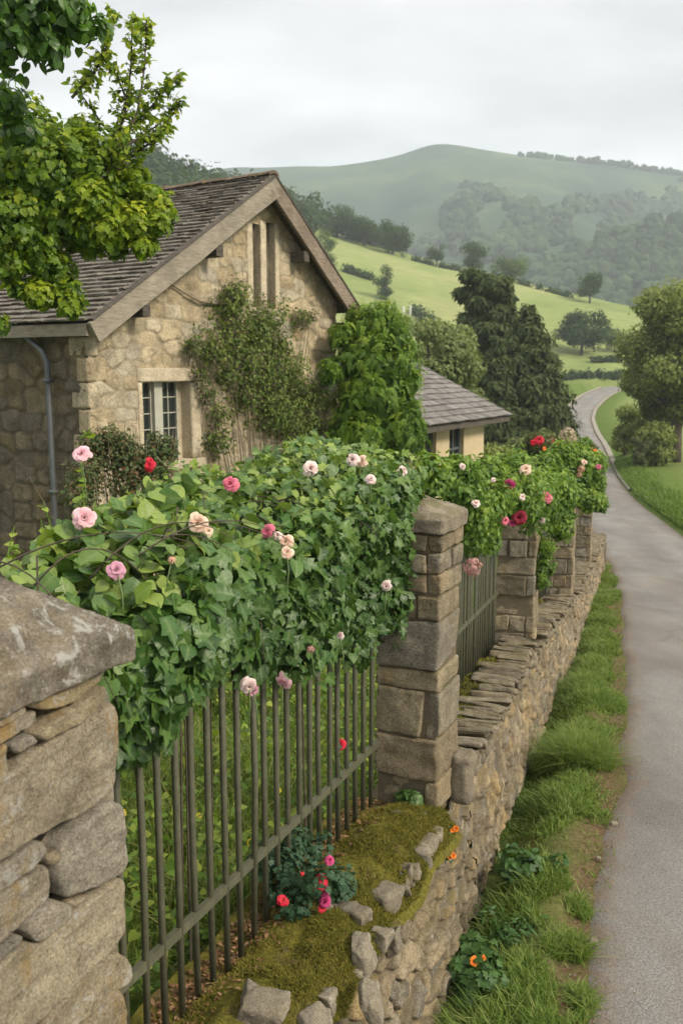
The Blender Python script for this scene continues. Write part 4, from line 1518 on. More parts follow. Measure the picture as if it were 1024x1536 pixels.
def hedge_low(k):
    b = fbm(np.stack([k * 3.1, 0 * k, 0 * k], 1), 71, 3)
    return -1.42 + .16 * b + .1 * smooth(-1.5, -2.4, k) * 2.3 - .12 * smooth(-1.2, 0., k) - .05 * smooth(-2.2, -2.6, k)


def hpt(k, o, z):
    P = FB + k[:, None] * T1 + o[:, None] * N1
    P[:, 2] = z
    return P


rose = thing('climbing_rose', 'broad leaved rose hedge with pink blooms draped over the nearest railing', 'climbing plant', FB - T1 * 1.3 - N1 * .25 + UPV * -2.9, 'flowering climbers over the wall')
fo = MB()
# top and garden side
n = 6600
k = RNG.uniform(-4.2, .3, n); o = RNG.uniform(-1.15, .2, n)
z = hedge_top(k, o) + .04 - np.abs(RNG.normal(size=n)) * .12
N = np.array([0, 0, 1.]) + .35 * N1 - .2 * T1 + RNG.normal(size=(n, 3)) * .62
Tt = N1 * .5 + RNG.normal(size=(n, 3)) * .8 - UPV * .35
big = smooth(-.4, -2.2, k + RNG.normal(size=n) * .3)
mh = RNG.random(n) < .25 + .6 * big
sz = (.05 + .028 * big) * RNG.uniform(.55, 1.3, n)
tn = np.clip(RNG.uniform(.4, 1.05, n) + .12 * fbm(np.stack([k * 2, o * 2, z], 1), 3, 2), 0, 1)  # top leaves get lighter tints, sky light put into their colour
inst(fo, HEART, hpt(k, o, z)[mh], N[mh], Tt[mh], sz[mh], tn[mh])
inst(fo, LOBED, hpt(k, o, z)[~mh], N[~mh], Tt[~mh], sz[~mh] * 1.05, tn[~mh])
# curtain on the road side
n = 11000
k = RNG.uniform(-4.2, .27, n)
lo = hedge_low(k)
f = RNG.random(n) ** .85
zt_ = hedge_top(k, np.full(n, .15))
z = zt_ + (lo - zt_) * f + RNG.normal(size=n) * .03
bul = .17 + .07 * fbm(np.stack([k * 2.6, z * 2.6, 0 * k], 1), 81, 2) + .06 * np.sin(np.clip(f, 0, 1) * np.pi) - .05 * f
o = bul + .05 - np.abs(RNG.normal(size=n)) * .13
thin = RNG.random(n) < 1 - .5 * smooth(.75, 1., f)
k, z, o, f = k[thin], z[thin], o[thin], f[thin]
n = len(k)
N = N1 * .85 + .5 * UPV - .25 * T1 + RNG.normal(size=(n, 3)) * .6
Tt = -UPV + RNG.normal(size=(n, 3)) * .6 + .15 * N1
big = smooth(-.6, -2.6, k + RNG.normal(size=n) * .3)
mh = RNG.random(n) < .15 + .3 * big
sz = (.048 + .024 * big) * RNG.uniform(.55, 1.35, n)
tn = np.clip(RNG.uniform(.05, .62, n) + .2 * (1 - f) - .05, 0, 1)  # tint rises towards the top, painting the light from above into the leaves
P = hpt(k, o, z)
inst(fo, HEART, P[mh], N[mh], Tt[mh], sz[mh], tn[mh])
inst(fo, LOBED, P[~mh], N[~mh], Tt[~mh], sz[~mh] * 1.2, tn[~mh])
# inner leaves
n = 2600
k = RNG.uniform(-4.2, .2, n); o = RNG.uniform(-1., .08, n)
z = hedge_top(k, o) - RNG.uniform(.08, .7, n)
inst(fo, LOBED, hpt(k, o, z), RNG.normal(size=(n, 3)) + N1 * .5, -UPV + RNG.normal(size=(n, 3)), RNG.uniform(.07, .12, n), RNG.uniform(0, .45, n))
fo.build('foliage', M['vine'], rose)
st = MB()
for i in range(9):
    k0 = RNG.uniform(-4., .1)
    p0 = FB + T1 * k0 - N1 * RNG.uniform(.1, .2) + UPV * -3.05
    k1 = k0 + RNG.normal() * .05
    o1 = RNG.uniform(-.2, -.08)
    p2 = FB + T1 * k1 + N1 * o1
    p2[2] = -.62 + RNG.normal() * .05
    pm = (p0 + p2) / 2 + RNG.normal(size=3) * .05
    t_ = np.linspace(0, 1, 9)[:, None]
    pts = (1 - t_) ** 2 * p0 + 2 * t_ * (1 - t_) * pm + t_ ** 2 * p2
    st.tube(pts, np.linspace(.008, .003, 9) * RNG.uniform(.7, 1.3), 6)
for i in range(26):
    k0 = RNG.uniform(-3.0, .1)
    p0 = FB + T1 * k0 - N1 * RNG.uniform(.0, .5) + UPV * -.75
    e = FB + T1 * (k0 + RNG.normal() * .45) + N1 * RNG.uniform(.1, .34)
    e[2] = RNG.uniform(-1.3, -.6)
    pm = np.array([(p0[0] + e[0]) / 2, (p0[1] + e[1]) / 2, -.5 + RNG.normal() * .05])
    t_ = np.linspace(0, 1, 12)[:, None]
    st.tube((1 - t_) ** 2 * p0 + 2 * t_ * (1 - t_) * pm + t_ ** 2 * e, np.linspace(.0042, .0015, 12), 5)
st.build('stem', M['bark'], rose, True)


def bay_point(u, v, dn=.26):
    """first point along the sight line that lies inside the body of the hedge"""
    r = ray(u, v)
    r = r / np.linalg.norm(r)
    d_ = np.arange(2.2, 8, .02)
    P = d_[:, None] * r
    k_ = (P - FB) @ T1
    o_ = (P - FB) @ N1
    ok = (o_ < dn) & (o_ > -1.25) & (P[:, 2] < hedge_top(k_, o_) + .03) & (k_ > -4.2)
    if ok.any():
        return P[np.argmax(ok)]
    return on_plane(u, v, FB - N1 * .9, N1)


def stalk(mb, p, L=.3, r=.0028, drift=.03):
    mb = MB()
    b = p - UPV * L + np.array([RNG.normal() * drift, RNG.normal() * drift, 0])
    mb.tube([b, (b + p) / 2 + RNG.normal(size=3) * .01, p], r, 5)
    mb.build('stalk', M['greenstem'], rose, True)


for (u, v, r, kind, lab) in ((122, 679, 15, 'pink', None), (127, 776, 19, 'pink', None), (175, 853, 16, 'mauve', 'mauve drooping rose'), (345, 725, 13, 'hot', None), (297, 784, 17, 'cream', 'faded peach rose'),
                             (313, 796, 9, 'cream', None), (400, 796, 12, 'hot', 'hot pink rose'), (428, 812, 13, 'cream', 'cream and peach rose'), (430, 828, 11, 'cream', None), (416, 803, 8, 'pale', None), (467, 702, 13, 'pale', None), (528, 689, 11, 'pale', 'nearly white rose'),
                             (541, 691, 10, 'cream', None), (556, 718, 9, 'pale', None), (605, 705, 9, 'pale', None), (579, 879, 9, 'pale', None), (374, 1030, 15, 'pale', None), (380, 1037, 12, 'mauve', None), (424, 1025, 15, 'pink', None),
                             (509, 953, 7, 'pale', None), (466, 974, 8, 'dusty', 'faded flower head'), (258, 840, 8, 'creamcl', 'withered brownish flower')):
    p = bay_point(u, v, .27 if v > 720 else .2)
    if u < 130 and v < 700:
        p = on_plane(u, v, FB - N1 * .75, N1)
    p = p * (1 - .07 / np.linalg.norm(p))
    Y = p[1]
    bloom(kind, p, r / FPX * Y * .84, rose, (RNG.normal() * .45 + .1, -1, RNG.uniform(.1, .9) if v < 1000 else RNG.uniform(-.5, .1)), label=lab)
    stalk(None, p, .42 if v < 700 and u < 130 else .16)
# young upright shoots on top
for (u, v, L) in ((122, 690, .4), (65, 752, .35), (62, 778, .2), (130, 650, .1), (545, 676, .15), (575, 672, .15), (22, 790, .2), (330, 705, .2), (250, 705, .2), (190, 735, .25), (620, 680, .12)):
    p = bay_point(u, v, .1)
    b_ = p - UPV * L + RNG.normal(size=3) * .03
    bm = MB()
    bm.tube([b_, (b_ + p) / 2 + RNG.normal(size=3) * .015, p], [.005, .004, .002], 5)
    m_ = int(L * 45)
    tt = RNG.random(m_)
    P = b_ + (p - b_) * tt[:, None]
    inst(bm, HEART, P, UPV + RNG.normal(size=(m_, 3)) * .4, RNG.normal(size=(m_, 3)) + UPV * .2, (.08 - .05 * tt) * RNG.uniform(.6, 1.1, m_), RNG.uniform(.5, 1., m_))
    bm.build('young_shoot', M['vine_light'], rose)


def climber(label, blobs, n, size, mat, t, base, blooms, extra=None, group='flowering climbers over the wall', name='climbing_rose', stems=7, cat='climbing plant', inner=.35, droop=.7):
    root = thing(name, label, cat, base, group)
    mb = MB()
    foliage(mb, t, blobs, n, size, RNG, inner, (1, 1, 1), droop, .6, .75, tmin=.05, tmax=.85, toplight=.45)
    mb.build('foliage', mat, root)
    st = MB()
    for i in range(stems):
        c = np.array(blobs[RNG.integers(len(blobs))])
        p2 = c[:3] + RNG.normal(size=3) * c[3] * .5
        p2 = p2 - np.array([.3, -.1, 0])
        p0 = np.array([p2[0] - .25, p2[1] + .12, 0]) + np.array([RNG.normal() * .1, RNG.normal() * .1, 0])
        p0[2] = gz(p0[0], p0[1])
        t_ = np.linspace(0, 1, 8)[:, None]
        pm = np.array([p2[0] * .4 + p0[0] * .6, p2[1] * .4 + p0[1] * .6, p2[2]])
        MB().tube((1 - t_) ** 2 * p0 + 2 * t_ * (1 - t_) * pm + t_ ** 2 * p2, np.linspace(.013, .004, 8), 5).build('stem', M['bark'], root, True)
    for (u, v, r, kind, Y, lab) in blooms:
        rr_ = ray(u, v); rr_ = rr_ / np.linalg.norm(rr_)
        best = None
        for b_ in blobs:
            c_ = np.array(b_[:3]); tc_ = c_ @ rr_; d2_ = c_ @ c_ - tc_ ** 2
            R_ = b_[3] * .98
            if d2_ < R_ * R_:
                h_ = tc_ - math.sqrt(R_ * R_ - d2_)
                best = h_ if best is None else min(best, h_)
        p_ = rr_ * (best - .06) if best else at(u, v, Y)
        bloom(kind, p_, r * .9 / FPX * p_[1], root, label=lab)
    return root


e2 = FB + TB[3] * 2.2 - N1 * .1
bl2 = [B(*q) for q in ((648, 722, 34, 6.1), (690, 728, 45, 6.9), (722, 745, 52, 7.6), (760, 738, 58, 8.5), (792, 742, 52, 9.3), (828, 742, 40, 10.0), (700, 800, 30, 7.1), (726, 806, 28, 7.9), (700, 770, 40, 7.), (838, 790, 24, 10.3), (816, 848, 17, 9.9), (818, 820, 15, 9.9), (812, 870, 12, 9.8), (640, 696, 22, 6.0), (770, 700, 30, 8.6), (730, 705, 26, 7.6), (690, 700, 22, 6.8), (850, 740, 22, 10.6))]
climber('light green rambler with magenta and crimson blooms billowing over the second railing', bl2, 17000, .05, M['vine_light'], OVAL, (e2[0], e2[1], gz(e2[0], e2[1])),
        [(763, 727, 9, 'magenta', 8.2, 'magenta rose'), (820, 745, 9, 'hot', 9.6, None), (778, 776, 12, 'crimson', 8.7, 'dark crimson rose'), (757, 781, 7, 'hot', 8.2, None), (768, 784, 6, 'magenta', 8.3, None), (788, 703, 9, 'cream', 8.8, 'coral rose'), (784, 745, 6, 'pale', 8.9, None), (714, 754, 7, 'pale', 7.2, 'small white bloom'), (708, 850, 18, 'dusty', 7.0, 'dusty pink mophead flower'), (694, 700, 5, 'pale', 6.9, None), (740, 720, 4, 'pale', 7.6, None), (812, 780, 5, 'pale', 9.7, None)])
e3 = v3(WALL[5], 0) - N1 * .3
bl3 = [B(*q) for q in ((880, 700, 26, 15), (862, 690, 24, 13), (893, 725, 17, 17.), (884, 750, 20, 16), (843, 682, 22, 12.5), (900, 755, 12, 18), (822, 692, 18, 12), (896, 690, 14, 17), (868, 715, 18, 14), (850, 775, 12, 13), (875, 668, 12, 16))]
climber('yellow green rambler with cream blooms over the third railing and farthest pillar', bl3, 11000, .066, M['vine_light'], OVAL, (e3[0], e3[1], gz(e3[0], e3[1])),
        [(871, 703, 7, 'creamcl', 14.2, 'cream flower spray'), (868, 712, 5, 'creamcl', 14.2, None), (876, 692, 5, 'cream', 14.5, None), (897, 700, 4, 'hot', 16.5, None)])
e4 = v3(WALL[6], 0) - N1 * 1.0 - TB[5] * .4
climber('red and orange flowering bush behind the far end of the wall', [B(*q) for q in ((806, 668, 20, 17.5), (828, 668, 16, 18), (884, 676, 12, 20.5), (866, 680, 14, 20))], 1500, .1, M['redshrub'], CLUMP_S, (e4[0], e4[1], gz(e4[0], e4[1])),
        [(808, 659, 8, 'red', 17.2, None), (800, 664, 5, 'red', 17.2, None), (826, 662, 6, 'red', 17.6, None), (834, 668, 4, 'orange', 17.6, None), (884, 670, 6, 'orange', 20, None), (877, 674, 5, 'orange', 20, None), (892, 676, 4, 'orange', 20, None), (816, 673, 4, 'orange', 17.2, None)], None, None, 'flowering_bush', 8, 'bush')
e5 = at(848, 700, 19.)
climber('round bush of dried beige flower heads behind the third pillar', [B(850, 660, 14, 19), B(848, 680, 16, 19)], 500, .1, M['gableshrub'], CLUMP_S, (e5[0], e5[1], gz(e5[0], e5[1])),
        [(850, 653, 15, 'beige', 18.8, None), (841, 661, 10, 'beige', 18.6, None), (858, 662, 10, 'beige', 18.6, None)], None, None, 'flowering_bush', 8, 'bush')

# ---------------------------------------------------------------- small plants on the ledge
def plant(name, label, cat, base, n, rad, hgt, t, size, mat, blooms=(), group=None, up=.8, squash=1.):
    root = thing(name, label, cat, base, group)
    bl = [(base[0] + RNG.normal() * rad * .45, base[1] + RNG.normal() * rad * .45, base[2] + hgt * RNG.uniform(.25, .8), rad * RNG.uniform(.35, .6)) for _ in range(9)]
    mb = MB()
    foliage(mb, t, bl, n, size, RNG, .2, (1, 1, .8), .2, up, .7, tmin=.1, tmax=.9)
    mb.build('foliage', mat, root)
    st = MB()
    for b_ in bl:
        q = np.array(b_[:3])
        st.tube([np.asarray(base) - UPV * .02, (np.asarray(base) + q) / 2 + RNG.normal(size=3) * rad * .1, q], [.005, .004, .003], 5)
    for (p, r, kind) in blooms:
        bloom(kind, p, r, root, (RNG.normal() * .5, -.8, .8))
        st.tube([np.asarray(base), (np.asarray(base) + p) / 2 + UPV * .02, np.asarray(p)], .0025, 4)
    st.build('stem', M['greenstem'], root, True)
    return root


def ledge_pt(u, v, h=0.):
    return on_plane(u, v, np.array([0, 0, -2.65 + h]), UPV)


gp = ledge_pt(450, 1345)
gf = lambda u, v: on_plane(u, v, gp + N1 * .1 + np.array([0, -.2, 0]), norm(np.array([.3, -1, 0])))
plant('geranium', 'bushy grey green geranium with red blooms on the mossy ledge against the railing', 'plant', gp, 1500, .23, .3, LOBED, .032, M['geranium'],
      [(gf(*q[:2]), q[2] / FPX * gp[1], 'magenta' if q[3] else 'red') for q in ((425, 1350, 8, 0), (430, 1353, 5, 0), (484, 1318, 9, 0), (486, 1335, 9, 1), (487, 1352, 9, 1), (480, 1330, 7, 0), (494, 1290, 7, 1), (484, 1362, 6, 0), (470, 1332, 4, 0), (453, 1310, 3, 0))])
q = on_plane(508, 1116, FB + N1 * .03, N1)
root = thing('geranium_sprig', 'single red bloom on a thin stem against the railing bars', 'flower', (q[0], q[1], -2.66))
bloom('red', q, .034, root)
mb = MB()
mb.tube([np.array([q[0] - .01, q[1], -2.66]), np.array([q[0] + .015, q[1], (q[2] - 2.66) / 2]), q], .003, 5)
P = np.linspace(np.array([q[0], q[1], -2.6]), q, 9)
mb.build('stem', M['greenstem'], root, True)
mb = MB()
inst(mb, LOBED, P, RNG.normal(size=(9, 3)) * .4 + UPV, RNG.normal(size=(9, 3)) + [0, -1, 0], .035, RNG.random(9))
mb.build('foliage', M['geranium'], root)
sp = ledge_pt(617, 1206)
plant('seedling', 'small glossy green plant at the foot of the nearest whole pillar', 'plant', sp, 110, .07, .1, HEART, .045, M['vine'])
for i, (u, v, lab) in enumerate(((683, 1243, 'upper of two small orange flowers growing from the wall face'), (679, 1283, 'lower of two small orange flowers growing from the wall face'))):
    p = on_plane(u, v, v3(WALL[3], 0) + N1 * .15, N1)
    root = thing('wall_flower', lab, 'flower', p - N1 * .06 - UPV * .05, 'orange flowers in the wall')
    bloom('orange', p, .02, root)
    bloom('orange', p + np.array([-.02, 0, -.012]), .014, root)
    mb = MB()
    mb.tube([p - N1 * .08 - UPV * .05, p - N1 * .03, p], .0025, 4)
    mb.build('stem', M['greenstem'], root, True)
    mb = MB()
    P = p - N1 * .03 + RNG.normal(size=(14, 3)) * .02 - UPV * .03
    inst(mb, OVAL, P, RNG.normal(size=(14, 3)) + N1, RNG.normal(size=(14, 3)) - UPV * .5, .025, RNG.random(14))
    mb.build('foliage', M['weed'], root)

# ---------------------------------------------------------------- verge
mb = MB()
n = 150000
y = 4.2 + 20.5 * RNG.random(n) ** 1.5
wx_ = wallx(y) + .2
x = wx_ - .1 + (xl(y) - wx_ + .22) * RNG.random(n)
cov = fbm(np.stack([x * 1.6, y * 1.2, 0 * x], 1), 17, 3)
e_ = smooth(-.14, .22, xl(y) - x + .16 * fbm(np.stack([y * 1.1, 0 * y, 0 * y], 1), 53, 2))
m = (RNG.random(n) < np.clip(.85 + cov * .8 - 1.0 * smooth(7.6, 6.1, y) * (1.05 - .55 * (cov > .2)), .03, 1)) & (RNG.random(n) < .02 + e_)
x, y, cov = x[m], y[m], cov[m]
P = np.stack([x, y, ground(x, y) - .01], 1)
blades(mb, P, .05 + .085 * np.clip(cov + .35, 0, 1), .0052 + .0006 * y, .75, tmin=.1, tmax=.85)
# seams of grass further along both road edges
n = 15000
y = RNG.uniform(24, 62, n)
sd = RNG.random(n) < .8
x = np.where(sd, xr(y) + .15 + np.abs(RNG.normal(size=n)) * .55, xl(y) - .2 - RNG.random(n) * 1.2)
P = np.stack([x, y, ground(x, y) - .02], 1)
blades(mb, P, .32, .05, .6, tmin=.1, tmax=.6)
tag(mb.build('verge_grass', M['grass']), kind='stuff')
# bigger tussocks as plants
for i, (u, v, rr, hh, lab) in enumerate(((850, 1045, .42, .34, 'large bright grass tussock bulging over the road edge, farther of two'), (868, 1135, .46, .4, 'large bright grass tussock bulging over the road edge, nearer of two'), (868, 1365, .11, .14, 'small isolated grass tuft on bare soil at the road edge'), (857, 1430, .16, .2, 'feathery grass tuft on bare soil beside the near tarmac'), (868, 1500, .14, .14, 'grass tuft at the tarmac edge closest to the frame bottom'))):
    p = on_plane(u, v, np.array([0, 0, zr(6.5)]), UPV)
    for _ in range(4):
        p = on_plane(u, v, np.array([0, 0, gz(p[0], p[1])]), UPV)
    m_ = int(2300 * (rr / .2) ** 1.3)
    a = RNG.uniform(0, 6.3, m_); r_ = np.sqrt(RNG.random(m_)) * rr * .62
    sub_ = RNG.normal(size=(6, 2)) * rr * .42; sh_ = RNG.uniform(.5, 1.15, 6); q_ = RNG.integers(0, 6, m_)
    x, y = p[0] + np.cos(a) * r_ * .8 + sub_[q_, 0] * .7, p[1] + np.sin(a) * r_ + sub_[q_, 1]
    mb = MB()
    blades(mb, np.stack([x, y, ground(x, y) - .01], 1), hh * .7 * sh_[q_] * (1 - .8 * (r_ / rr) ** 2), .0062, .85, tmin=.2, tmax=.85)
    tag(mb.build('grass_tussock', M['grass'], origin=p), lab, 'grass tuft', 'tussocks on the verge')
# leafy weeds
def gpt(u, v):
    p = on_plane(u, v, np.array([0, 0, zr(6.)]), UPV)
    for _ in range(5):
        p = on_plane(u, v, np.array([0, 0, gz(p[0], p[1])]), UPV)
    return p


for (u, v, rad, hgt, n, t, size, lab, bl) in (
        (705, 1495, .24, .3, 560, LOBED, .075, 'leafy weed with orange poppies at the foot of the wall, at the frame bottom', ((711, 1441, 8), (724, 1437, 5), (716, 1449, 5))),
        (800, 1318, .2, .16, 300, HEART, .06, 'broad leaved green weed sprawling below the near grass tussock', ()),
        (770, 1300, .14, .14, 160, LOBED, .055, 'small dark leafy weed against the wall foot', ()),
        (775, 1400, .2, .1, 200, LANCE, .06, 'low wispy weed on the dry soil at the wall foot', ())):
    p = gpt(u, v)
    fc = norm(np.array([.1, -1, 0]))
    blooms = [(on_plane(a, b_, p + np.array([0, -.05, 0]), fc), r / FPX * p[1], 'orange') for a, b_, r in bl]
    plant('leafy_weed', lab, 'plant', p, n, rad, hgt, t, size, M['weed'], blooms, 'weeds at the wall foot')

# ---------------------------------------------------------------- the garden behind the railing
mb = MB()
n = 52000
k = RNG.uniform(-3.5, 4.5, n); o = -.15 - 5.5 * RNG.random(n) ** 1.4
x = FB[0] + T1[0] * k + N1[0] * o; y = FB[1] + T1[1] * k + N1[1] * o
cov = fbm(np.stack([x * 1.3, y * 1.3, 0 * x], 1), 27, 3)
m = RNG.random(n) < .7 + cov
x, y, cov = x[m], y[m], cov[m]
blades(mb, np.stack([x, y, ground(x, y) - .02], 1), .16 + .16 * np.clip(cov + .2, 0, 1), .011, .7, tmin=.35, tmax=1.)
n = 6500
k = RNG.uniform(-3.4, 3, n); o = -.25 - 3.6 * RNG.random(n) ** 1.2
x = FB[0] + T1[0] * k + N1[0] * o; y = FB[1] + T1[1] * k + N1[1] * o
hh = RNG.random(n) ** 1.4 * .55 * (1 + .6 * fbm(np.stack([x * 2, y * 2, 0 * x], 1), 5, 2)).clip(.2)
P = np.stack([x, y, ground(x, y) + hh], 1)
tag(mb.build('garden_grass', M['grass']), kind='stuff')
mb = MB()
inst(mb, HEART, P, UPV + RNG.normal(size=(n, 3)) * .6, RNG.normal(size=(n, 3)), RNG.uniform(.03, .065, n), RNG.uniform(.2, 1., n))
tag(mb.build('garden_weeds', M['vine_light']), kind='stuff')
YG = 'yellow flowers in the garden grass'
for i in range(16):
    k_, o_ = RNG.uniform(-2.6, -.3), -RNG.uniform(.3, 1.8)
    x, y = (FB + T1 * k_ + N1 * o_)[:2]
    z = gz(x, y)
    h_ = RNG.uniform(.25, .5)
    root = thing('meadow_flower', 'tiny yellow meadow flower in the garden grass behind the nearest railing', 'flower', (x, y, z), YG)
    mb = MB(); mb.tube([(x, y, z), (x + .01, y, z + h_)], .003, 4); mb.build('stem', M['greenstem'], root)
    bloom('yellow', np.array([x + .01, y, z + h_]), .022, root, (RNG.normal() * .3, -.6, .8))
# ---------------------------------------------------------------- the cottage
HD = norm(np.array([.537, .844, 0]))
HG_ = np.array([HD[1], -HD[0], 0])
HB = -HG_
W0 = at(132, 554, 11.6); W0[2] = 0
RT = W0 + HG_ * .3 - HD * .28
tipL = on_plane(131, 479, RT, HG_)
apex = on_plane(410, 262, RT, HG_)
tipR = on_plane(538, 462, RT, HG_)
sL, sA, sR = (np.dot(q - W0, HD) for q in (tipL, apex, tipR))
zL, zA, zR = tipL[2], apex[2], tipR[2]
LW = sR - .32
DEPTH = 7.5
HBASE = -4.4


def roofz(s):
    return np.where(s < sA, zL + (zA - zL) * (s - sL) / (sA - sL), zA + (zR - zA) * (s - sA) / (sR - sA))


def hp(s, bk, z):
    return W0 + HD * s + HB * bk + UPV * z


house = thing('stone_cottage', 'honey coloured stone cottage with a slate gable roof and small stone framed window', 'house', (W0[0], W0[1], HBASE))


def wall_panel(name, mat, s0, s1, z0, ztop, org, ex, en, cw, ch, seed, holes=(), ds=.02, amp=.02, parent=None, pmesh=None):
    ss = np.arange(s0, s1 + ds, ds); ss[-1] = s1
    zm = float(np.max(ztop(ss)))
    zz = np.arange(z0, zm + ds, ds)
    Sg, Zg = np.meshgrid(ss, zz, indexing='ij')
    tint, e, ofs = rubble(Sg, Zg, cw, ch, seed, warp=.09, p=7., jz=.2)
    h = amp * smooth(.0, .14, e) + amp * .6 * ofs * smooth(.0, .12, e)
    q = np.stack([Sg.ravel(), Zg.ravel(), 0 * Sg.ravel()], 1)
    h = h + .009 * fbm(q * 9, seed, 4).reshape(Sg.shape)
    Zc = np.minimum(Zg, ztop(Sg))
    P = org + Sg[..., None] * ex + h[..., None] * en
    P[..., 2] = Zc + org[2]
    cs = (Sg[:-1, :-1] + Sg[1:, 1:]) / 2
    cz = (Zg[:-1, :-1] + Zg[1:, 1:]) / 2
    mask = Zg[:-1, :-1] < ztop(cs)
    for (a, b, c, d) in holes:
        mask &= ~((cs > a) & (cs < b) & (cz > c) & (cz < d))
    mb = MB()
    fl = np.dot(np.cross(ex, UPV), en) < 0
    mb.grid(P, mask, tint=tint, aux=smooth(.2, .03, e) * .85, flip=fl)
    return mb.build(name, mat, parent, True)


def gxy(u, v):
    p = on_plane(u, v, W0, HG_)
    return np.dot(p - W0, HD), p[2]


wl, wt = gxy(211, 573)
wr, _ = gxy(284, 573)
ol, ot = gxy(204, 552)
orr, _ = gxy(298, 552)
_, wb_ = gxy(262, 690)
n1l, n1t = gxy(376, 335); n1r, n1b = gxy(390, 462)
n2l, n2t = gxy(396, 332); n2r, n2b = gxy(412, 462)
holes = [(wl - .02, wr + .02, wb_ - .05, wt + .02), (n1l, n1r, n1b, n1t), (n2l, n2r, n2b, n2t)]
wall_panel('gable_wall', M['house'], 0, LW, HBASE, lambda s: roofz(s) - .1, W0, HD, HG_, .32, .2, 91, holes, parent=house)
wall_panel('side_wall', M['house_side_shaded'], 0, DEPTH, HBASE, lambda s: s * 0 + zL + .12, W0, HB, -HD, .38, .24, 92, (), .03, .02, parent=house)
mb = MB()
pR = hp(LW, 0, 0)
mb.box(hp(LW - .06, DEPTH / 2, (HBASE + zR) / 2), (.05, DEPTH / 2 - .02, (zR - HBASE) / 2), np.array([HD, HB, UPV]), .5)
mb.box(hp(LW / 2, DEPTH - .05, (HBASE + zL) / 2), (LW / 2 - .12, .05, (zL - HBASE) / 2), np.array([HD, HB, UPV]), .5)
mb.build('back_wall', M['house'], house)
# corner quoins
mb = MB()
z = HBASE
i = 0
while z < zL - .1:
    h = RNG.uniform(.22, .36)
    l1, l2 = (.34, .22) if i % 2 else (.2, .34)
    stone_box(mb, hp(l1 / 2 - .035, l2 / 2 - .035, z + h / 2), (l1 / 2, l2 / 2, h / 2 - .006), np.array([HD, HB, UPV]), r=.03, n=10, amp=.008, freq=6)
    z += h
    i += 1
mb.build('corner_stones', M['house'], house, True)

# window
AXH = np.array([HD, HG_, UPV])
win = MB()


def wbox(mb, s0, s1, z0, z1, d0, d1, **k):
    stone_box(mb, hp((s0 + s1) / 2, -(d0 + d1) / 2, (z0 + z1) / 2), ((s1 - s0) / 2, (d1 - d0) / 2, (z1 - z0) / 2), AXH, r=.012, n=9, amp=.003, freq=8, warp=.02, **k)


zs = wb_
jl = wl - ol
wbox(win, ol, orr, wt, ot, -.34, .045, tint=.6)
wbox(win, ol, wl, zs, wt - .003, -.34, .04, tint=.4)
wbox(win, wr, orr, zs, wt - .003, -.34, .04, tint=.7)
wbox(win, ol - .04, orr + .04, zs - .13, zs - .003, -.34, .09, tint=.5)
win_o = win.build('window', M['dressed'], house, True)
D = -.17


def gxd(u, v):
    return np.dot(on_plane(u, v, W0 + HG_ * D, HG_) - W0, HD)


mull_l, mull_r = gxd(225, 600), gxd(237, 600)
mb = MB(); mb.box(hp((mull_l + mull_r) / 2, -(D + .03), (zs + wt) / 2), ((mull_r - mull_l) / 2, .06, (wt - zs) / 2 - .004), AXH, .6); mb.build('mullion', M['frame'], win_o)
fr = gxd(264, 600)
for a, b in ((wl + .004, mull_l - .002), (mull_r + .002, fr)):
    mb = MB()
    f_ = .022
    for (c0, c1, z0, z1) in ((a, a + f_, zs, wt), (b - f_, b, zs, wt), (a + f_, b - f_, zs, zs + f_), (a + f_, b - f_, wt - f_, wt)):
        mb.box(hp((c0 + c1) / 2, -D, (z0 + z1) / 2), ((c1 - c0) / 2, .03, (z1 - z0) / 2 - .003), AXH)
    fo_ = mb.build('window_frame', M['frame'], win_o)
    mb = MB()
    for t_ in (.5,):
        x_ = a + (b - a) * t_
        mb.box(hp(x_, -D - .006, (zs + wt) / 2), (.007, .012, (wt - zs) / 2 - f_), AXH)
    for t_ in (.2, .4, .6, .8):
        z_ = zs + (wt - zs) * t_
        mb.box(hp((a + b) / 2, -D - .004, z_), ((b - a) / 2 - f_, .01, .007), AXH)
    mb.build('glazing_bars', M['frame'], win_o)
    mb = MB(); mb.box(hp((a + b) / 2, -D + .012, (zs + wt) / 2), ((b - a) / 2 - f_ * .5, .003, (wt - zs) / 2 - f_ * .5), AXH); mb.build('pane', M['glass'], win_o)
mb = MB(); mb.box(hp((fr + wr) / 2 + .01, -D + .05, (zs + wt) / 2), ((wr - fr) / 2 + .02, .06, (wt - zs) / 2 + .02), AXH, .3); mb.build('reveal_stone', M['dressed'], win_o)
mb = MB(); mb.box(hp((wl + wr) / 2, -D + .5, (zs + wt) / 2), ((wr - wl) / 2 + .1, .01, (wt - zs) / 2 + .1), AXH, .3); mb.build('dark_interior', mat_plain('room_dark', (.02, .018, .016), .9), win_o)

# slit niches high in the gable
mb = MB()
for (a, b, z0, z1) in ((n1l, n1r, n1b, n1t), (n2l, n2r, n2b, n2t)):
    mb.box(hp((a + b) / 2, .11, (z0 + z1) / 2), ((b - a) / 2 + .03, .02, (z1 - z0) / 2 + .04), AXH, .2)
wb2 = MB()
wbox(wb2, n1l - .13, n1l + .006, n1b, n1t, -.13, .035, tint=.6)
wbox(wb2, n1r - .006, n2l + .006, n1b, n2t, -.13, .04, tint=.8)
wbox(wb2, n2r - .006, n2r + .1, n2b, n2t, -.13, .035, tint=.5)
wbox(wb2, n1l - .1, n2r + .08, n1b - .07, n1b, -.13, .045, tint=.4)
nj = wb2.build('niche_surround', M['dressed'], house, True)
mb.build('niche_back', mat_stone('grey_niche', [(.17, .145, .1), (.22, .185, .13)], lichen=.1, ochre=.1), nj)


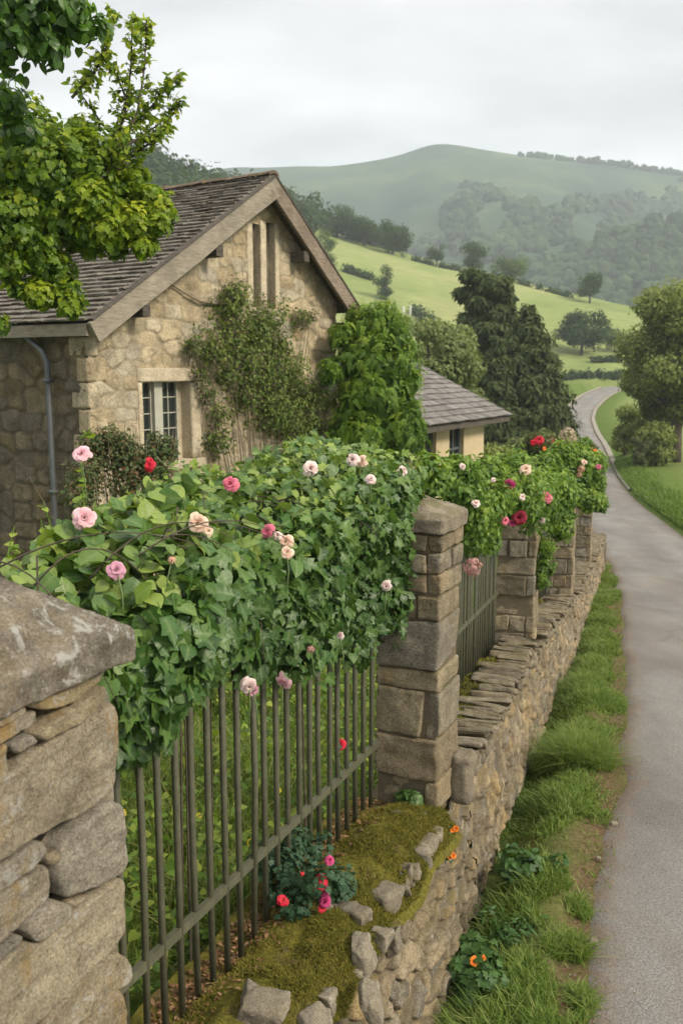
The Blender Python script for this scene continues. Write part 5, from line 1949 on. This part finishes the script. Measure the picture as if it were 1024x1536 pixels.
# roof
def slates(mb, org, er, eu, en, Lr, Lu, expo, wmin, wmax, th=.026, tail=.03):
    u_ = -tail
    row = 0
    C8 = np.array([[-1, 0, 0], [1, 0, 0], [1, 1, 0], [-1, 1, 0], [-1, 0, 1], [1, 0, 1], [1, 1, 1], [-1, 1, 1]], float)
    F8 = np.array([[0, 3, 2, 1], [4, 5, 6, 7], [0, 1, 5, 4], [1, 2, 6, 5], [2, 3, 7, 6], [3, 0, 4, 7]])
    while u_ < Lu - .02:
        r_ = -RNG.uniform(0, wmax)
        ex_ = expo * RNG.uniform(.93, 1.07)
        while r_ < Lr:
            w = RNG.uniform(wmin, wmax)
            a, b = max(r_, 0) + .003, min(r_ + w, Lr) - .003
            r_ += w
            if b - a < .03:
                continue
            ln = min(ex_ * 1.5, Lu - u_ + .01)
            j = RNG.normal() * .008
            V = np.zeros((8, 3))
            lift = RNG.uniform(.0, .012)
            for k in range(8):
                c = C8[k]
                rr = (a + b) / 2 + c[0] * (b - a) / 2 + RNG.normal() * .003
                uu = u_ + j + c[1] * ln + RNG.normal() * .005
                nn = (th * (2.0 - 1.6 * c[1]) + lift * (1 - c[1])) + c[2] * th * RNG.uniform(.8, 1.1)
                V[k] = org + er * rr + eu * uu + en * nn
            mb.add(V, F8 if np.dot(np.cross(er, eu), en) > 0 else F8[:, ::-1], np.clip(RNG.normal() * .28 + .5, 0, 1))
        u_ += ex_
        row += 1


RD = DEPTH + .45
for nm, tip, wid in (('left_roof_slope', tipL, (.14, .3)), ('right_roof_slope', tipR, (.2, .35))):
    eu = norm(apex - tip)
    Lu = np.linalg.norm(apex - tip)
    en = np.cross(HB, eu)
    if en[2] < 0:
        en = -en
    mb = MB()
    slates(mb, tip - en * .05, HB, eu, en, RD, Lu, .125, *wid)
    rf = mb.build(nm, M['slate'], house)
    mb = MB()
    ax = np.array([HB, eu, en])
    mb.box((tip + apex) / 2 + HB * RD / 2 - en * .085 - eu * .01, (RD / 2 - .005, Lu / 2 - .02, .03), ax)
    for k in range(11):   # rafter feet
        mb.box(tip + HB * (.5 + k * .68) + eu * .3 - en * .165, (.04, .3, .05), ax)
    mb.build('roof_boards', M['wood_dark'], rf)
mb = MB()
r_ = -.02
while r_ < RD:
    L = RNG.uniform(.38, .5)
    a = np.linspace(-1.0, 1.0, 9)
    prof = np.stack([np.sin(a) * .15, np.cos(a) * .14 - .085], 1)
    rows = []
    for t_ in (0, .5, 1):
        c = apex + HB * (r_ + L * t_ * .985)
        rows.append(c + prof[:, :1] * HD + prof[:, 1:] * UPV + UPV * (RNG.normal() * .004 + .012 * (t_ == 0)))
    mb.grid(np.array(rows), tint=RNG.random())
    rows2 = [rows[0], rows[0] - UPV * .05]
    mb.grid(np.array(rows2), tint=.3)
    r_ += L
mb.build('ridge_tiles', mat_stone('ridge_tile', [(.12, .085, .06), (.17, .13, .1)], lichen=.4, dark=.4, bs=1.5, moss=.3), house, True)
for nm, tip, mat, hb in (('pale_bargeboard', tipL, 'wood', .27), ('dark_bargeboard', tipR, 'wood_red', .25)):
    eu = norm(apex - tip)
    Lu = np.linalg.norm(apex - tip)
    en = np.cross(HG_, eu)
    if en[2] < 0:
        en = -en
    if mat == 'wood_red' and 'wood_red' not in M:
        M['wood_red'] = mat_wood('red_brown_timber', (.13, .095, .07), (.28, .23, .175), (2, 2, 12))
    mb = MB()
    ax = np.array([HG_, eu, en])
    c = (tip + apex) / 2 - en * (hb / 2 + .04)
    n_ = 24
    V, F = cube_grid(n_)
    W = V * np.array([.03, Lu / 2 + (.02 if mat == 'wood' else -.045), hb / 2])
    P = c + HG_ * .02 + W @ ax
    P = P + HG_ * (.004 * fbm(P * 6, 3, 3))[:, None] + en * (.008 * fbm(P * 2.5, 5, 2))[:, None]
    mb.add(P, F)
    mb.build(nm, M[mat], house)
    # inner trim under the slates
    mb = MB()
    mb.box((tip + apex) / 2 - en * .022 + HG_ * .02, (.045, Lu / 2 - .03, .014), ax)
    mb.build('verge_strip', M['wood_dark'], house)
for (u, v) in ((318, 378), (208, 462), (449, 362), (520, 440)):
    p = on_plane(u, v, W0 + HG_ * .15, HG_)
    s_ = np.dot(p - W0, HD)
    zz = float(roofz(np.array(s_))) - .47
    mb = MB()
    stone_box(mb, hp(s_, -.10, zz), (.075, .2, .085), AXH, r=.01, n=6, amp=.004)
    mb.build('purlin_end', M['wood_dark'], house)
# eave board, gutter side and downpipe
mb = MB()
mb.box(tipL + HB * (RD / 2) - UPV * .12 + HD * .03, (.02, RD / 2 - .04, .075), np.array([HD, HB, UPV]))
mb.build('eave_board', M['wood'], house)
q0 = hp(sL + .1, .95, zL - .2); q1 = hp(-.12, .62, zL - .42)
mb = MB()
mb.tube([q0 + UPV * .1, q0, q0 * .7 + q1 * .3, q1 * .75 + q0 * .25, q1 - UPV * .08, np.array([q1[0], q1[1], -2.]), np.array([q1[0], q1[1], HBASE])], .038, 10)
for z_ in (zL - .75, -1.6):
    mb.box(np.array([q1[0], q1[1], z_]), (.055, .055, .02), np.array([HD, HB, UPV]))
mb.build('downpipe', M['pipe'], house, True)

# ---------------------------------------------------------------- the smaller house down the lane
A2 = at(640, 641, 22.); B2 = at(765, 624, 1)
B2 = B2 * (A2[2] / B2[2])
d2 = norm((B2 - A2) * [1, 1, 0]); g2 = np.array([d2[1], -d2[0], 0])
L2 = np.linalg.norm((B2 - A2)[:2])
ez2 = A2[2]
zb2 = -5.1
annex = thing('small_house', 'small cream house with a pale lichened stone roof beyond the creeper', 'house', (A2 - g2 * 2 + d2 * 2) * [1, 1, 0] + UPV * zb2)
half, rise = 3.3, 1.62
ax2 = np.array([d2, g2, UPV])
p2 = lambda s, b, z: A2 + d2 * s - g2 * b + UPV * z
mb = MB()
eu = norm(-g2 * half + UPV * rise); Lu = math.hypot(half, rise); en = np.cross(eu, d2)
en = en if en[2] > 0 else -en
slates(mb, A2, d2, eu, en, L2, Lu, .3, .3, .6, .03)
eu2 = norm(g2 * half + UPV * rise); en2 = np.cross(d2, eu2); en2 = en2 if en2[2] > 0 else -en2
slates(mb, A2 - g2 * half * 2, d2, eu2, en2, L2, Lu, .3, .3, .6, .03)
rf = mb.build('roof', M['slate_pale'], annex)
mb = MB()
mb.box(p2(L2 / 2, half / 2, rise / 2) - en * .04, (L2 / 2 - .01, Lu / 2 - .02, .035), np.array([d2, eu, en]))
mb.box(p2(L2 / 2, half * 1.5, rise / 2) - en2 * .04, (L2 / 2 - .01, Lu / 2 - .02, .035), np.array([d2, eu2, en2]))
mb.box(p2(L2 / 2, .06, -.09), (L2 / 2 - .02, .05, .06), ax2)
mb.build('eave_board', M['wood_dark'], rf)
mb = MB()
for (s0, s1) in ((.3, .7), (1.75, 2.65), (3.7, L2 - .9)):
    mb.box(p2((s0 + s1) / 2, .62, (zb2 - ez2) / 2 - .05), ((s1 - s0) / 2, .12, -(zb2 - ez2) / 2 - .06), ax2)
mb.box(p2(1.225, .62, (zb2 - ez2) - -.85), (.525, .11, .85), ax2)
mb.box(p2(3.175, .62, (zb2 - ez2) - -.85), (.525, .11, .85), ax2)
mb.box(p2(L2 - .92 - .12, half, (zb2 - ez2) / 2 - .05), (.12, half - .78, -(zb2 - ez2) / 2 - .06), ax2)
mb.box(p2(.42, half, (zb2 - ez2) / 2 - .05), (.12, half - .78, -(zb2 - ez2) / 2 - .06), ax2)
mb.box(p2(L2 / 2, 2 * half - .62, (zb2 - ez2) / 2 - .05), (L2 / 2 - 1., .12, -(zb2 - ez2) / 2 - .06), ax2)
for k in (0, 1):
    sx = (L2 - .92 - .12) if k else .42
    V = [p2(sx + q, b, z) for q in (-.1, .1) for b, z in ((.7, -.1), (2 * half - .7, -.1), (half, rise - .28))]
    mb.add(V, [np.array([[0, 1, 2], [5, 4, 3]]), np.array([[0, 3, 4, 1], [1, 4, 5, 2], [2, 5, 3, 0]])])
mb.build('wall', M['render'], annex)
for s0, s1, col in ((.7, 1.75, 'wood_dark'), (2.65, 3.7, 'pipe')):
    mb = MB()
    mb.box(p2((s0 + s1) / 2, .68, -.8), ((s1 - s0) / 2 - .02, .02, .75), ax2)
    mb_ = mb.build('window', M['glass'], annex)
    mb = MB()
    for q in (.03, .5, .97):
        mb.box(p2(s0 + (s1 - s0) * q, .64, -.8), (.035, .03, .74), ax2)
    for z_ in (-.08, -.8, -1.52):
        mb.box(p2((s0 + s1) / 2, .645, z_), ((s1 - s0) / 2 - .03, .025, .03), ax2)
    mb.build('window_frame', M[col], mb_)

# ---------------------------------------------------------------- plants on the cottage
def wallp(u, v, r, off=.14):
    p = on_plane(u, v, W0 + HG_ * off, HG_)
    return (*p, r / FPX * p[1])


shr = thing('wall_shrub', 'straggly half dry climbing shrub trained on the cottage gable', 'climbing plant', hp(3.2, -.3, HBASE + .2))
bl = [wallp(*q) for q in ((290, 520, 16), (300, 560, 14), (470, 640, 20), (475, 590, 14), (330, 620, 20), (465, 475, 10), (415, 520, 26), (350, 510, 26), (345, 465, 38), (318, 525, 36), (400, 480, 34), (375, 545, 42), (435, 560, 38), (430, 630, 42), (325, 660, 24), (310, 590, 16), (450, 478, 14), (355, 440, 18), (405, 610, 46), (460, 600, 28), (385, 500, 30), (340, 560, 22), (450, 660, 30), (365, 590, 26), (405, 560, 30))]
mb = MB()
w_ = np.array([-.0, 0, 0])
foliage(mb, OVAL, bl, 12500, .06, RNG, .05, (1.25, 1.25, 1.2), .5, .4, .8, tmin=.05, tmax=.95, toplight=.3)
# keep every leaf on the outside of the wall
for i in range(len(mb.V)):
    dpt = (mb.V[i] - W0) @ HG_
    mb.V[i] = mb.V[i] + HG_[None] * (np.where(dpt < .03, .03 - dpt, 0) + np.where(dpt > .45, (.45 - dpt) * .7, 0))[:, None]
mb.build('foliage', M['gableshrub'], shr)
mb = MB()
b0 = hp(3.4, -.2, HBASE + .2)
main = []
for i in range(26):
    c = np.array(bl[RNG.integers(len(bl))])
    e = c[:3] + RNG.normal(size=3) * c[3] * .7
    e = e - HG_ * (np.dot(e - W0, HG_) - RNG.uniform(.05, .14))
    m_ = b0 * .45 + e * .55 + HD * RNG.normal() * .35
    m_ = m_ - HG_ * (np.dot(m_ - W0, HG_) - .1)
    t_ = np.linspace(0, 1, 10)[:, None]
    pts = (1 - t_) ** 2 * b0 + 2 * t_ * (1 - t_) * m_ + t_ ** 2 * e
    pts = pts + fbm(pts * 3, i, 2)[:, None] * HD * .06
    mb.tube(pts, np.linspace(.022, .004, 10), 5)
    main.append(pts)
for i in range(800):
    c = np.array(bl[RNG.integers(len(bl))])
    p = c[:3] + RNG.normal(size=3) * c[3] * .5
    p = p - HG_ * (np.dot(p - W0, HG_) - RNG.uniform(.06, .3))
    d_ = norm(HD * RNG.normal() + UPV * RNG.normal() * .9 - UPV * .3) * RNG.uniform(.1, .34)
    mb.tube([p, p + d_ * .5 + UPV * .02, p + d_], [.004, .003, .0015], 4)
# the bare runner that crosses the wall to the upper left
run = [on_plane(u, v, W0 + HG_ * .07, HG_) for u, v in ((350, 455), (320, 455), (300, 452), (275, 438), (252, 424))]
mb.tube(run, [.02, .018, .016, .013, .008], 6)
mb.build('stem', M['twig'], shr, True)
for (u, v) in ((280, 418), (305, 440), (313, 455)):
    pass

cr = thing('creeper', 'dense bright green creeper mounded over the right corner of the cottage', 'climbing plant', at(565, 760, 16.3) * [1, 1, 0] + UPV * -4.3)
bl = [B(*q) for q in ((560, 492, 38, 16.2), (588, 500, 30, 16.), (545, 535, 42, 16.), (592, 555, 38, 15.8), (560, 600, 52, 15.6), (610, 615, 26, 15.4), (530, 600, 34, 15.7), (495, 555, 18, 15.2), (535, 478, 22, 16.3), (575, 470, 22, 16.3), (612, 570, 20, 15.6), (600, 650, 38, 15.3), (545, 660, 46, 15.3), (515, 640, 24, 15.4), (512, 500, 20, 15.9), (605, 520, 20, 15.9), (520, 545, 22, 15.7), (625, 640, 14, 15.2), (570, 540, 40, 15.8))]
mb = MB()
foliage(mb, PINN_L, bl, 7500, .16, RNG, .4, (1, 1, 1.05), 1.0, .5, .55, tmin=.05, tmax=.75, toplight=.55)
mb.build('foliage', M['wisteria'], cr)
mb = MB()
b0 = np.array(cr.location)
for i in range(16):
    c = np.array(bl[RNG.integers(len(bl))])[:3]
    t_ = np.linspace(0, 1, 7)[:, None]
    m_ = np.array([b0[0], b0[1], (b0[2] + c[2]) / 2 + .5])
    mb.tube((1 - t_) ** 2 * b0 + 2 * t_ * (1 - t_) * m_ + t_ ** 2 * c, np.linspace(.045, .01, 7), 6)
mb.build('stem', M['bark'], cr, True)

rs = thing('garden_rose', 'reddish twiggy shrub under the cottage window', 'bush', at(190, 760, 10.4) * [1, 1, 0] + UPV * -3.4)
bl = [B(*q) for q in ((160, 655, 20, 10.4), (185, 665, 24, 10.4), (255, 665, 14, 10.7), (140, 665, 22, 10.4), (235, 690, 22, 10.5), (150, 680, 30, 10.4), (185, 690, 32, 10.4), (215, 690, 30, 10.5), (240, 672, 24, 10.6), (130, 715, 32, 10.2), (200, 720, 40, 10.3), (255, 680, 14, 10.7), (165, 655, 14, 10.4), (232, 655, 12, 10.6), (120, 745, 30, 10.), (240, 710, 26, 10.4))]
mb = MB()
foliage(mb, OVAL, bl, 6000, .05, RNG, .15, (1, 1, 1), .3, .6, .8, tmin=.0, tmax=1., toplight=.3)
mb.build('foliage', M['redshrub'], rs)
mb = MB()
b0 = np.array(rs.location)
for i in range(90):
    c = np.array(bl[RNG.integers(len(bl))])
    e = c[:3] + RNG.normal(size=3) * c[3] * .75 + UPV * .05
    mb.tube([b0 + RNG.normal(size=3) * [.2, .2, 0], (b0 + e) / 2 + RNG.normal(size=3) * .08, e], [.01, .006, .002], 4)
mb.build('stem', M['twig'], rs, True)
bloom('red', at(223, 697, 10.1), 9 / FPX * 10, rs)
bloom('red', at(226, 690, 10.15), 6 / FPX * 10, rs)

# ---------------------------------------------------------------- the overhanging tree at the left
tb = np.array([-4.3, 7.9, 0.]); tb[2] = gz(tb[0], tb[1])
tree = thing('overhanging_tree', 'leafy tree whose bright boughs overhang the cottage roof from the upper left corner', 'tree', tb)
YB = 7.4
main_b = [(60, 260, 80, 7.2), (135, 250, 60, 7.3), (30, 330, 66, 7.1), (105, 320, 60, 7.2), (172, 322, 44, 7.3), (215, 315, 30, 7.3), (245, 322, 20, 7.3), (190, 280, 32, 7.4), (102, 440, 28, 7.1), (88, 405, 30, 7.1), (175, 360, 26, 7.2), (218, 368, 18, 7.2), (15, 395, 30, 7.), (0, 485, 16, 7.), (40, 205, 56, 7.4), (120, 200, 30, 7.5), (140, 362, 24, 7.2), (60, 375, 40, 7.1), (108, 462, 14, 7.1), (130, 335, 40, 7.1), (20, 250, 70, 7.3), (55, 425, 18, 7.1), (25, 430, 14, 7.), (245, 300, 14, 7.3), (70, 445, 14, 7.1)]
more_b = [(-90, 230, 90, 7.6), (-200, 160, 100, 7.9), (-140, 340, 80, 7.6), (-260, 300, 110, 8.0), (-80, 90, 80, 7.0), (-330, 180, 110, 8.2), (-180, 20, 100, 7.6), (-60, 400, 50, 7.3), (-230, 420, 70, 7.9), (-330, 60, 90, 8.2)]
mb = MB()
foliage(mb, OVAL, [B(*q) for q in more_b], 9000, .07, RNG, .35, (1, 1, 1), .6, .6, .7, tmin=.05, tmax=.8, toplight=.5)
foliage(mb, HEART, [B(*q) for q in more_b], 4000, .08, RNG, .35, (1, 1, 1), .6, .6, .7, tmin=.1, tmax=.8, toplight=.5)
main_b = [(a_, b_, c_ * .9, d_) for a_, b_, c_, d_ in main_b]
foliage(mb, OVAL, [B(*q) for q in main_b], 11000, .05, RNG, .2, (1, 1, 1), .6, .6, .7, tmin=.05, tmax=.8, toplight=.6)
foliage(mb, HEART, [B(*q) for q in main_b], 3600, .056, RNG, .3, (1, 1, 1), .6, .6, .7, tmin=.1, tmax=.85, toplight=.55)
foliage(mb, LOBED, [B(*q) for q in main_b], 3400, .066, RNG, .6, (1, 1, 1), .55, .55, .6, tmin=.2, tmax=.85, toplight=.5)
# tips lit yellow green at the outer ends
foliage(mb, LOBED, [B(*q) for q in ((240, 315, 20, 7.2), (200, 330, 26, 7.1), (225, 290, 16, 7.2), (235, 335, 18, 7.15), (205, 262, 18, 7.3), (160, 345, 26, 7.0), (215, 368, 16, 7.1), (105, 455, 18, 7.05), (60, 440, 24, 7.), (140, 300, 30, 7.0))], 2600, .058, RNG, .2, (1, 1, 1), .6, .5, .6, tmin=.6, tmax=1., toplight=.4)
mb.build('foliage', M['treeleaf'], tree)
mb = MB()
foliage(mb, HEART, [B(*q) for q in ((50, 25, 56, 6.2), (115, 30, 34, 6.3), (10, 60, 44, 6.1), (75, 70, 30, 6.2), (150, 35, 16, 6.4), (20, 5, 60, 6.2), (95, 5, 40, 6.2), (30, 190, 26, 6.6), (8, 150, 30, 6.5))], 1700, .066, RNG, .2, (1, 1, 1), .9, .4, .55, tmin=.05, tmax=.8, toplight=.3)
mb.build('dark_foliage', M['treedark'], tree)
# upright sprays against the sky
lv, tw = MB(), MB()


def spray(pts, Y, size, dens, w):
    P = np.array([at(u, v, Y + RNG.normal() * .1) for u, v in pts])
    t_ = np.linspace(0, 1, 24)
    seg_ = np.linspace(0, 1, len(P))
    Q = np.stack([np.interp(t_, seg_, P[:, k]) for k in range(3)], 1)
    Q = Q + np.stack([fbm(Q * 2 + k * 9, 3, 2) for k in range(3)], 1) * .03
    tw.tube(Q, np.linspace(.012, .003, 24), 5)
    for i in range(2, 24):
        for _ in range(dens):
            d_ = norm(RNG.normal(size=3) * [1, .6, .7] + norm(P[-1] - P[0]) * .55)
            L = w * (1 - .6 * t_[i]) * RNG.uniform(.4, 1.1)
            e = Q[i] + d_ * L
            tw.tube([Q[i], (Q[i] + e) / 2 + UPV * .01, e], [.004, .003, .0015], 4)
            m_ = max(4, int(L / .018))
            tt = RNG.uniform(.15, 1.05, m_)
            X = Q[i] + (e - Q[i]) * tt[:, None]
            inst(lv, OVAL, X, UPV * .6 + RNG.normal(size=(m_, 3)) * .6 + [0, -.4, 0], d_ + RNG.normal(size=(m_, 3)) * .8, size * RNG.uniform(.6, 1.2, m_), np.clip(RNG.uniform(.2, .95, m_), 0, 1))


spray([(150, 260), (180, 180), (192, 110), (196, 55), (198, 28)], 7.4, .055, 3, .12)
spray([(160, 255), (200, 170), (213, 100), (218, 60), (219, 32)], 7.35, .055, 3, .13)
spray([(150, 240), (200, 180), (235, 140), (262, 113)], 7.4, .055, 3, .17)
spray([(140, 260), (200, 215), (240, 175), (268, 148)], 7.3, .055, 3, .17)
spray([(150, 270), (205, 230), (235, 205), (252, 186)], 7.3, .055, 3, .17)
spray([(170, 200), (185, 150), (175, 115), (160, 95)], 7.5, .055, 2, .13)
spray([(110, 150), (140, 110), (158, 75), (163, 20)], 7.0, .06, 3, .14)
spray([(120, 225), (150, 190), (130, 165), (115, 140)], 7.5, .055, 1, .1)
lv.build('spray_leaves', M['treeleaf'], tree)
tr_ = MB()
t_ = np.linspace(0, 1, 9)[:, None]
tr_.tube(tb + np.array([.0, 0, -.3]) + t_ * np.array([.35, -.2, 6.2]) + np.sin(t_ * 3) * np.array([.12, .05, 0]), np.linspace(.2, .08, 9), 10)
tr_.build('trunk', M['bark'], tree, True)
lm = MB()
for (u, v, Y, f_) in ((150, 262, 7.4, .75), (110, 330, 7.2, .6), (190, 315, 7.3, .6), (60, 415, 7.1, .5), (60, 210, 7.4, .8), (215, 362, 7.2, .55), (20, 350, 7.1, .6)):
    e = at(u, v, Y)
    s0 = tb + np.array([.35, -.2, 6.2]) * f_ + np.sin(f_ * 3) * np.array([.12, .05, 0])
    m_ = (s0 + e) / 2 + UPV * (.25 if v > 80 else .75)
    lm.tube((1 - t_) ** 2 * s0 + 2 * t_ * (1 - t_) * m_ + t_ ** 2 * e, np.linspace(.04, .005, 9), 6)
lm.build('limb', M['bark'], tree, True)
tw.build('twigs', M['bark'], tree, True)

# ---------------------------------------------------------------- light, sky, camera
SUN = norm(np.array([.8, -.42, .68]))
W = bpy.data.worlds.new('World')
SC.world = W
W.use_nodes = True
nt = W.node_tree
nt.nodes.clear()
out = nt.nodes.new('ShaderNodeOutputWorld')
bg = nt.nodes.new('ShaderNodeBackground')
bg.inputs['Strength'].default_value = .1
sky = nt.nodes.new('ShaderNodeTexSky')
sky.sky_type = 'NISHITA'
sky.sun_disc = False
sky.sun_elevation = math.asin(SUN[2])
sky.sun_rotation = math.atan2(SUN[0], SUN[1])
tc = nt.nodes.new('ShaderNodeTexCoord')
sep = nt.nodes.new('ShaderNodeSeparateXYZ')
nt.links.new(tc.outputs['Generated'], sep.inputs[0])


def wm(op, a, b):
    x = nt.nodes.new('ShaderNodeMath'); x.operation = op
    for i, q in enumerate((a, b)):
        if hasattr(q, 'is_output'): nt.links.new(q, x.inputs[i])
        else: x.inputs[i].default_value = q
    return x.outputs[0]


zc_ = wm('MAXIMUM', wm('ADD', sep.outputs[2], .22), .1)
cmb = nt.nodes.new('ShaderNodeCombineXYZ')
nt.links.new(wm('MULTIPLY', wm('DIVIDE', sep.outputs[0], zc_), .8), cmb.inputs[0])
nt.links.new(wm('MULTIPLY', wm('DIVIDE', sep.outputs[1], zc_), 1.3), cmb.inputs[1])
no = nt.nodes.new('ShaderNodeTexNoise')
nt.links.new(cmb.outputs[0], no.inputs['Vector'])
no.inputs['Scale'].default_value = SKY_SCALE
no.inputs['Detail'].default_value = 6
no.inputs['Roughness'].default_value = .52
rp = nt.nodes.new('ShaderNodeValToRGB')
nt.links.new(no.outputs[0], rp.inputs[0])
e = rp.color_ramp.elements
e[0].position, e[0].color = .36, (.66, .66, .665, 1)
e[1].position, e[1].color = .63, (.985, .975, .965, 1)
# an overcast vault: brighter overhead
gain = wm('MULTIPLY', wm('ADD', wm('MULTIPLY', wm('MAXIMUM', wm('SUBTRACT', sep.outputs[2], .4), 0), 2.2), 1.), SKY_GAIN)
mx = nt.nodes.new('ShaderNodeMix'); mx.data_type = 'RGBA'; mx.blend_type = 'MULTIPLY'
mx.inputs[0].default_value = 1
nt.links.new(rp.outputs[0], mx.inputs[6])
cg = nt.nodes.new('ShaderNodeCombineColor')
for i in range(3): nt.links.new(gain, cg.inputs[i])
nt.links.new(cg.outputs[0], mx.inputs[7])
m2 = nt.nodes.new('ShaderNodeMix'); m2.data_type = 'RGBA'
m2.inputs[0].default_value = .94
nt.links.new(sky.outputs[0], m2.inputs[6])
nt.links.new(mx.outputs[2], m2.inputs[7])
nt.links.new(m2.outputs[2], bg.inputs[0])
nt.links.new(bg.outputs[0], out.inputs[0])

sl_ = bpy.data.lights.new('sun', 'SUN')
sl_.energy = SUN_E
sl_.angle = math.radians(14)
sl_.color = (1., .9, .75)
so = bpy.data.objects.new('sun', sl_)
C.objects.link(so)
so.rotation_euler = Vector(SUN).to_track_quat('Z', 'Y').to_euler()
so.location = (20, -10, 40)

cd = bpy.data.cameras.new('camera')
cam = bpy.data.objects.new('camera', cd)
C.objects.link(cam)
cam.location = (0, 0, 0)
cam.rotation_euler = (math.radians(90) - TH, 0, 0)
cd.sensor_width = 36
cd.lens = 36 * FPX / 1536
cd.clip_start = .05
cd.clip_end = 6000
cd.dof.use_dof = True
cd.dof.focus_distance = 4.9
cd.dof.aperture_fstop = 4.
SC.camera = cam
SC.render.resolution_x, SC.render.resolution_y = 682, 1024
SC.view_settings.view_transform = 'Standard'
SC.view_settings.look = 'None'
SC.view_settings.exposure = EXPO
SC.view_settings.gamma = 1
SC.cycles.max_bounces = 6
SC.cycles.diffuse_bounces = 3
SC.cycles.glossy_bounces = 2
SC.cycles.transmission_bounces = 4
SC.cycles.volume_bounces = 1
SC.cycles.transparent_max_bounces = 4
SC.cycles.use_denoising = True
SC.cycles.sample_clamp_indirect = 6
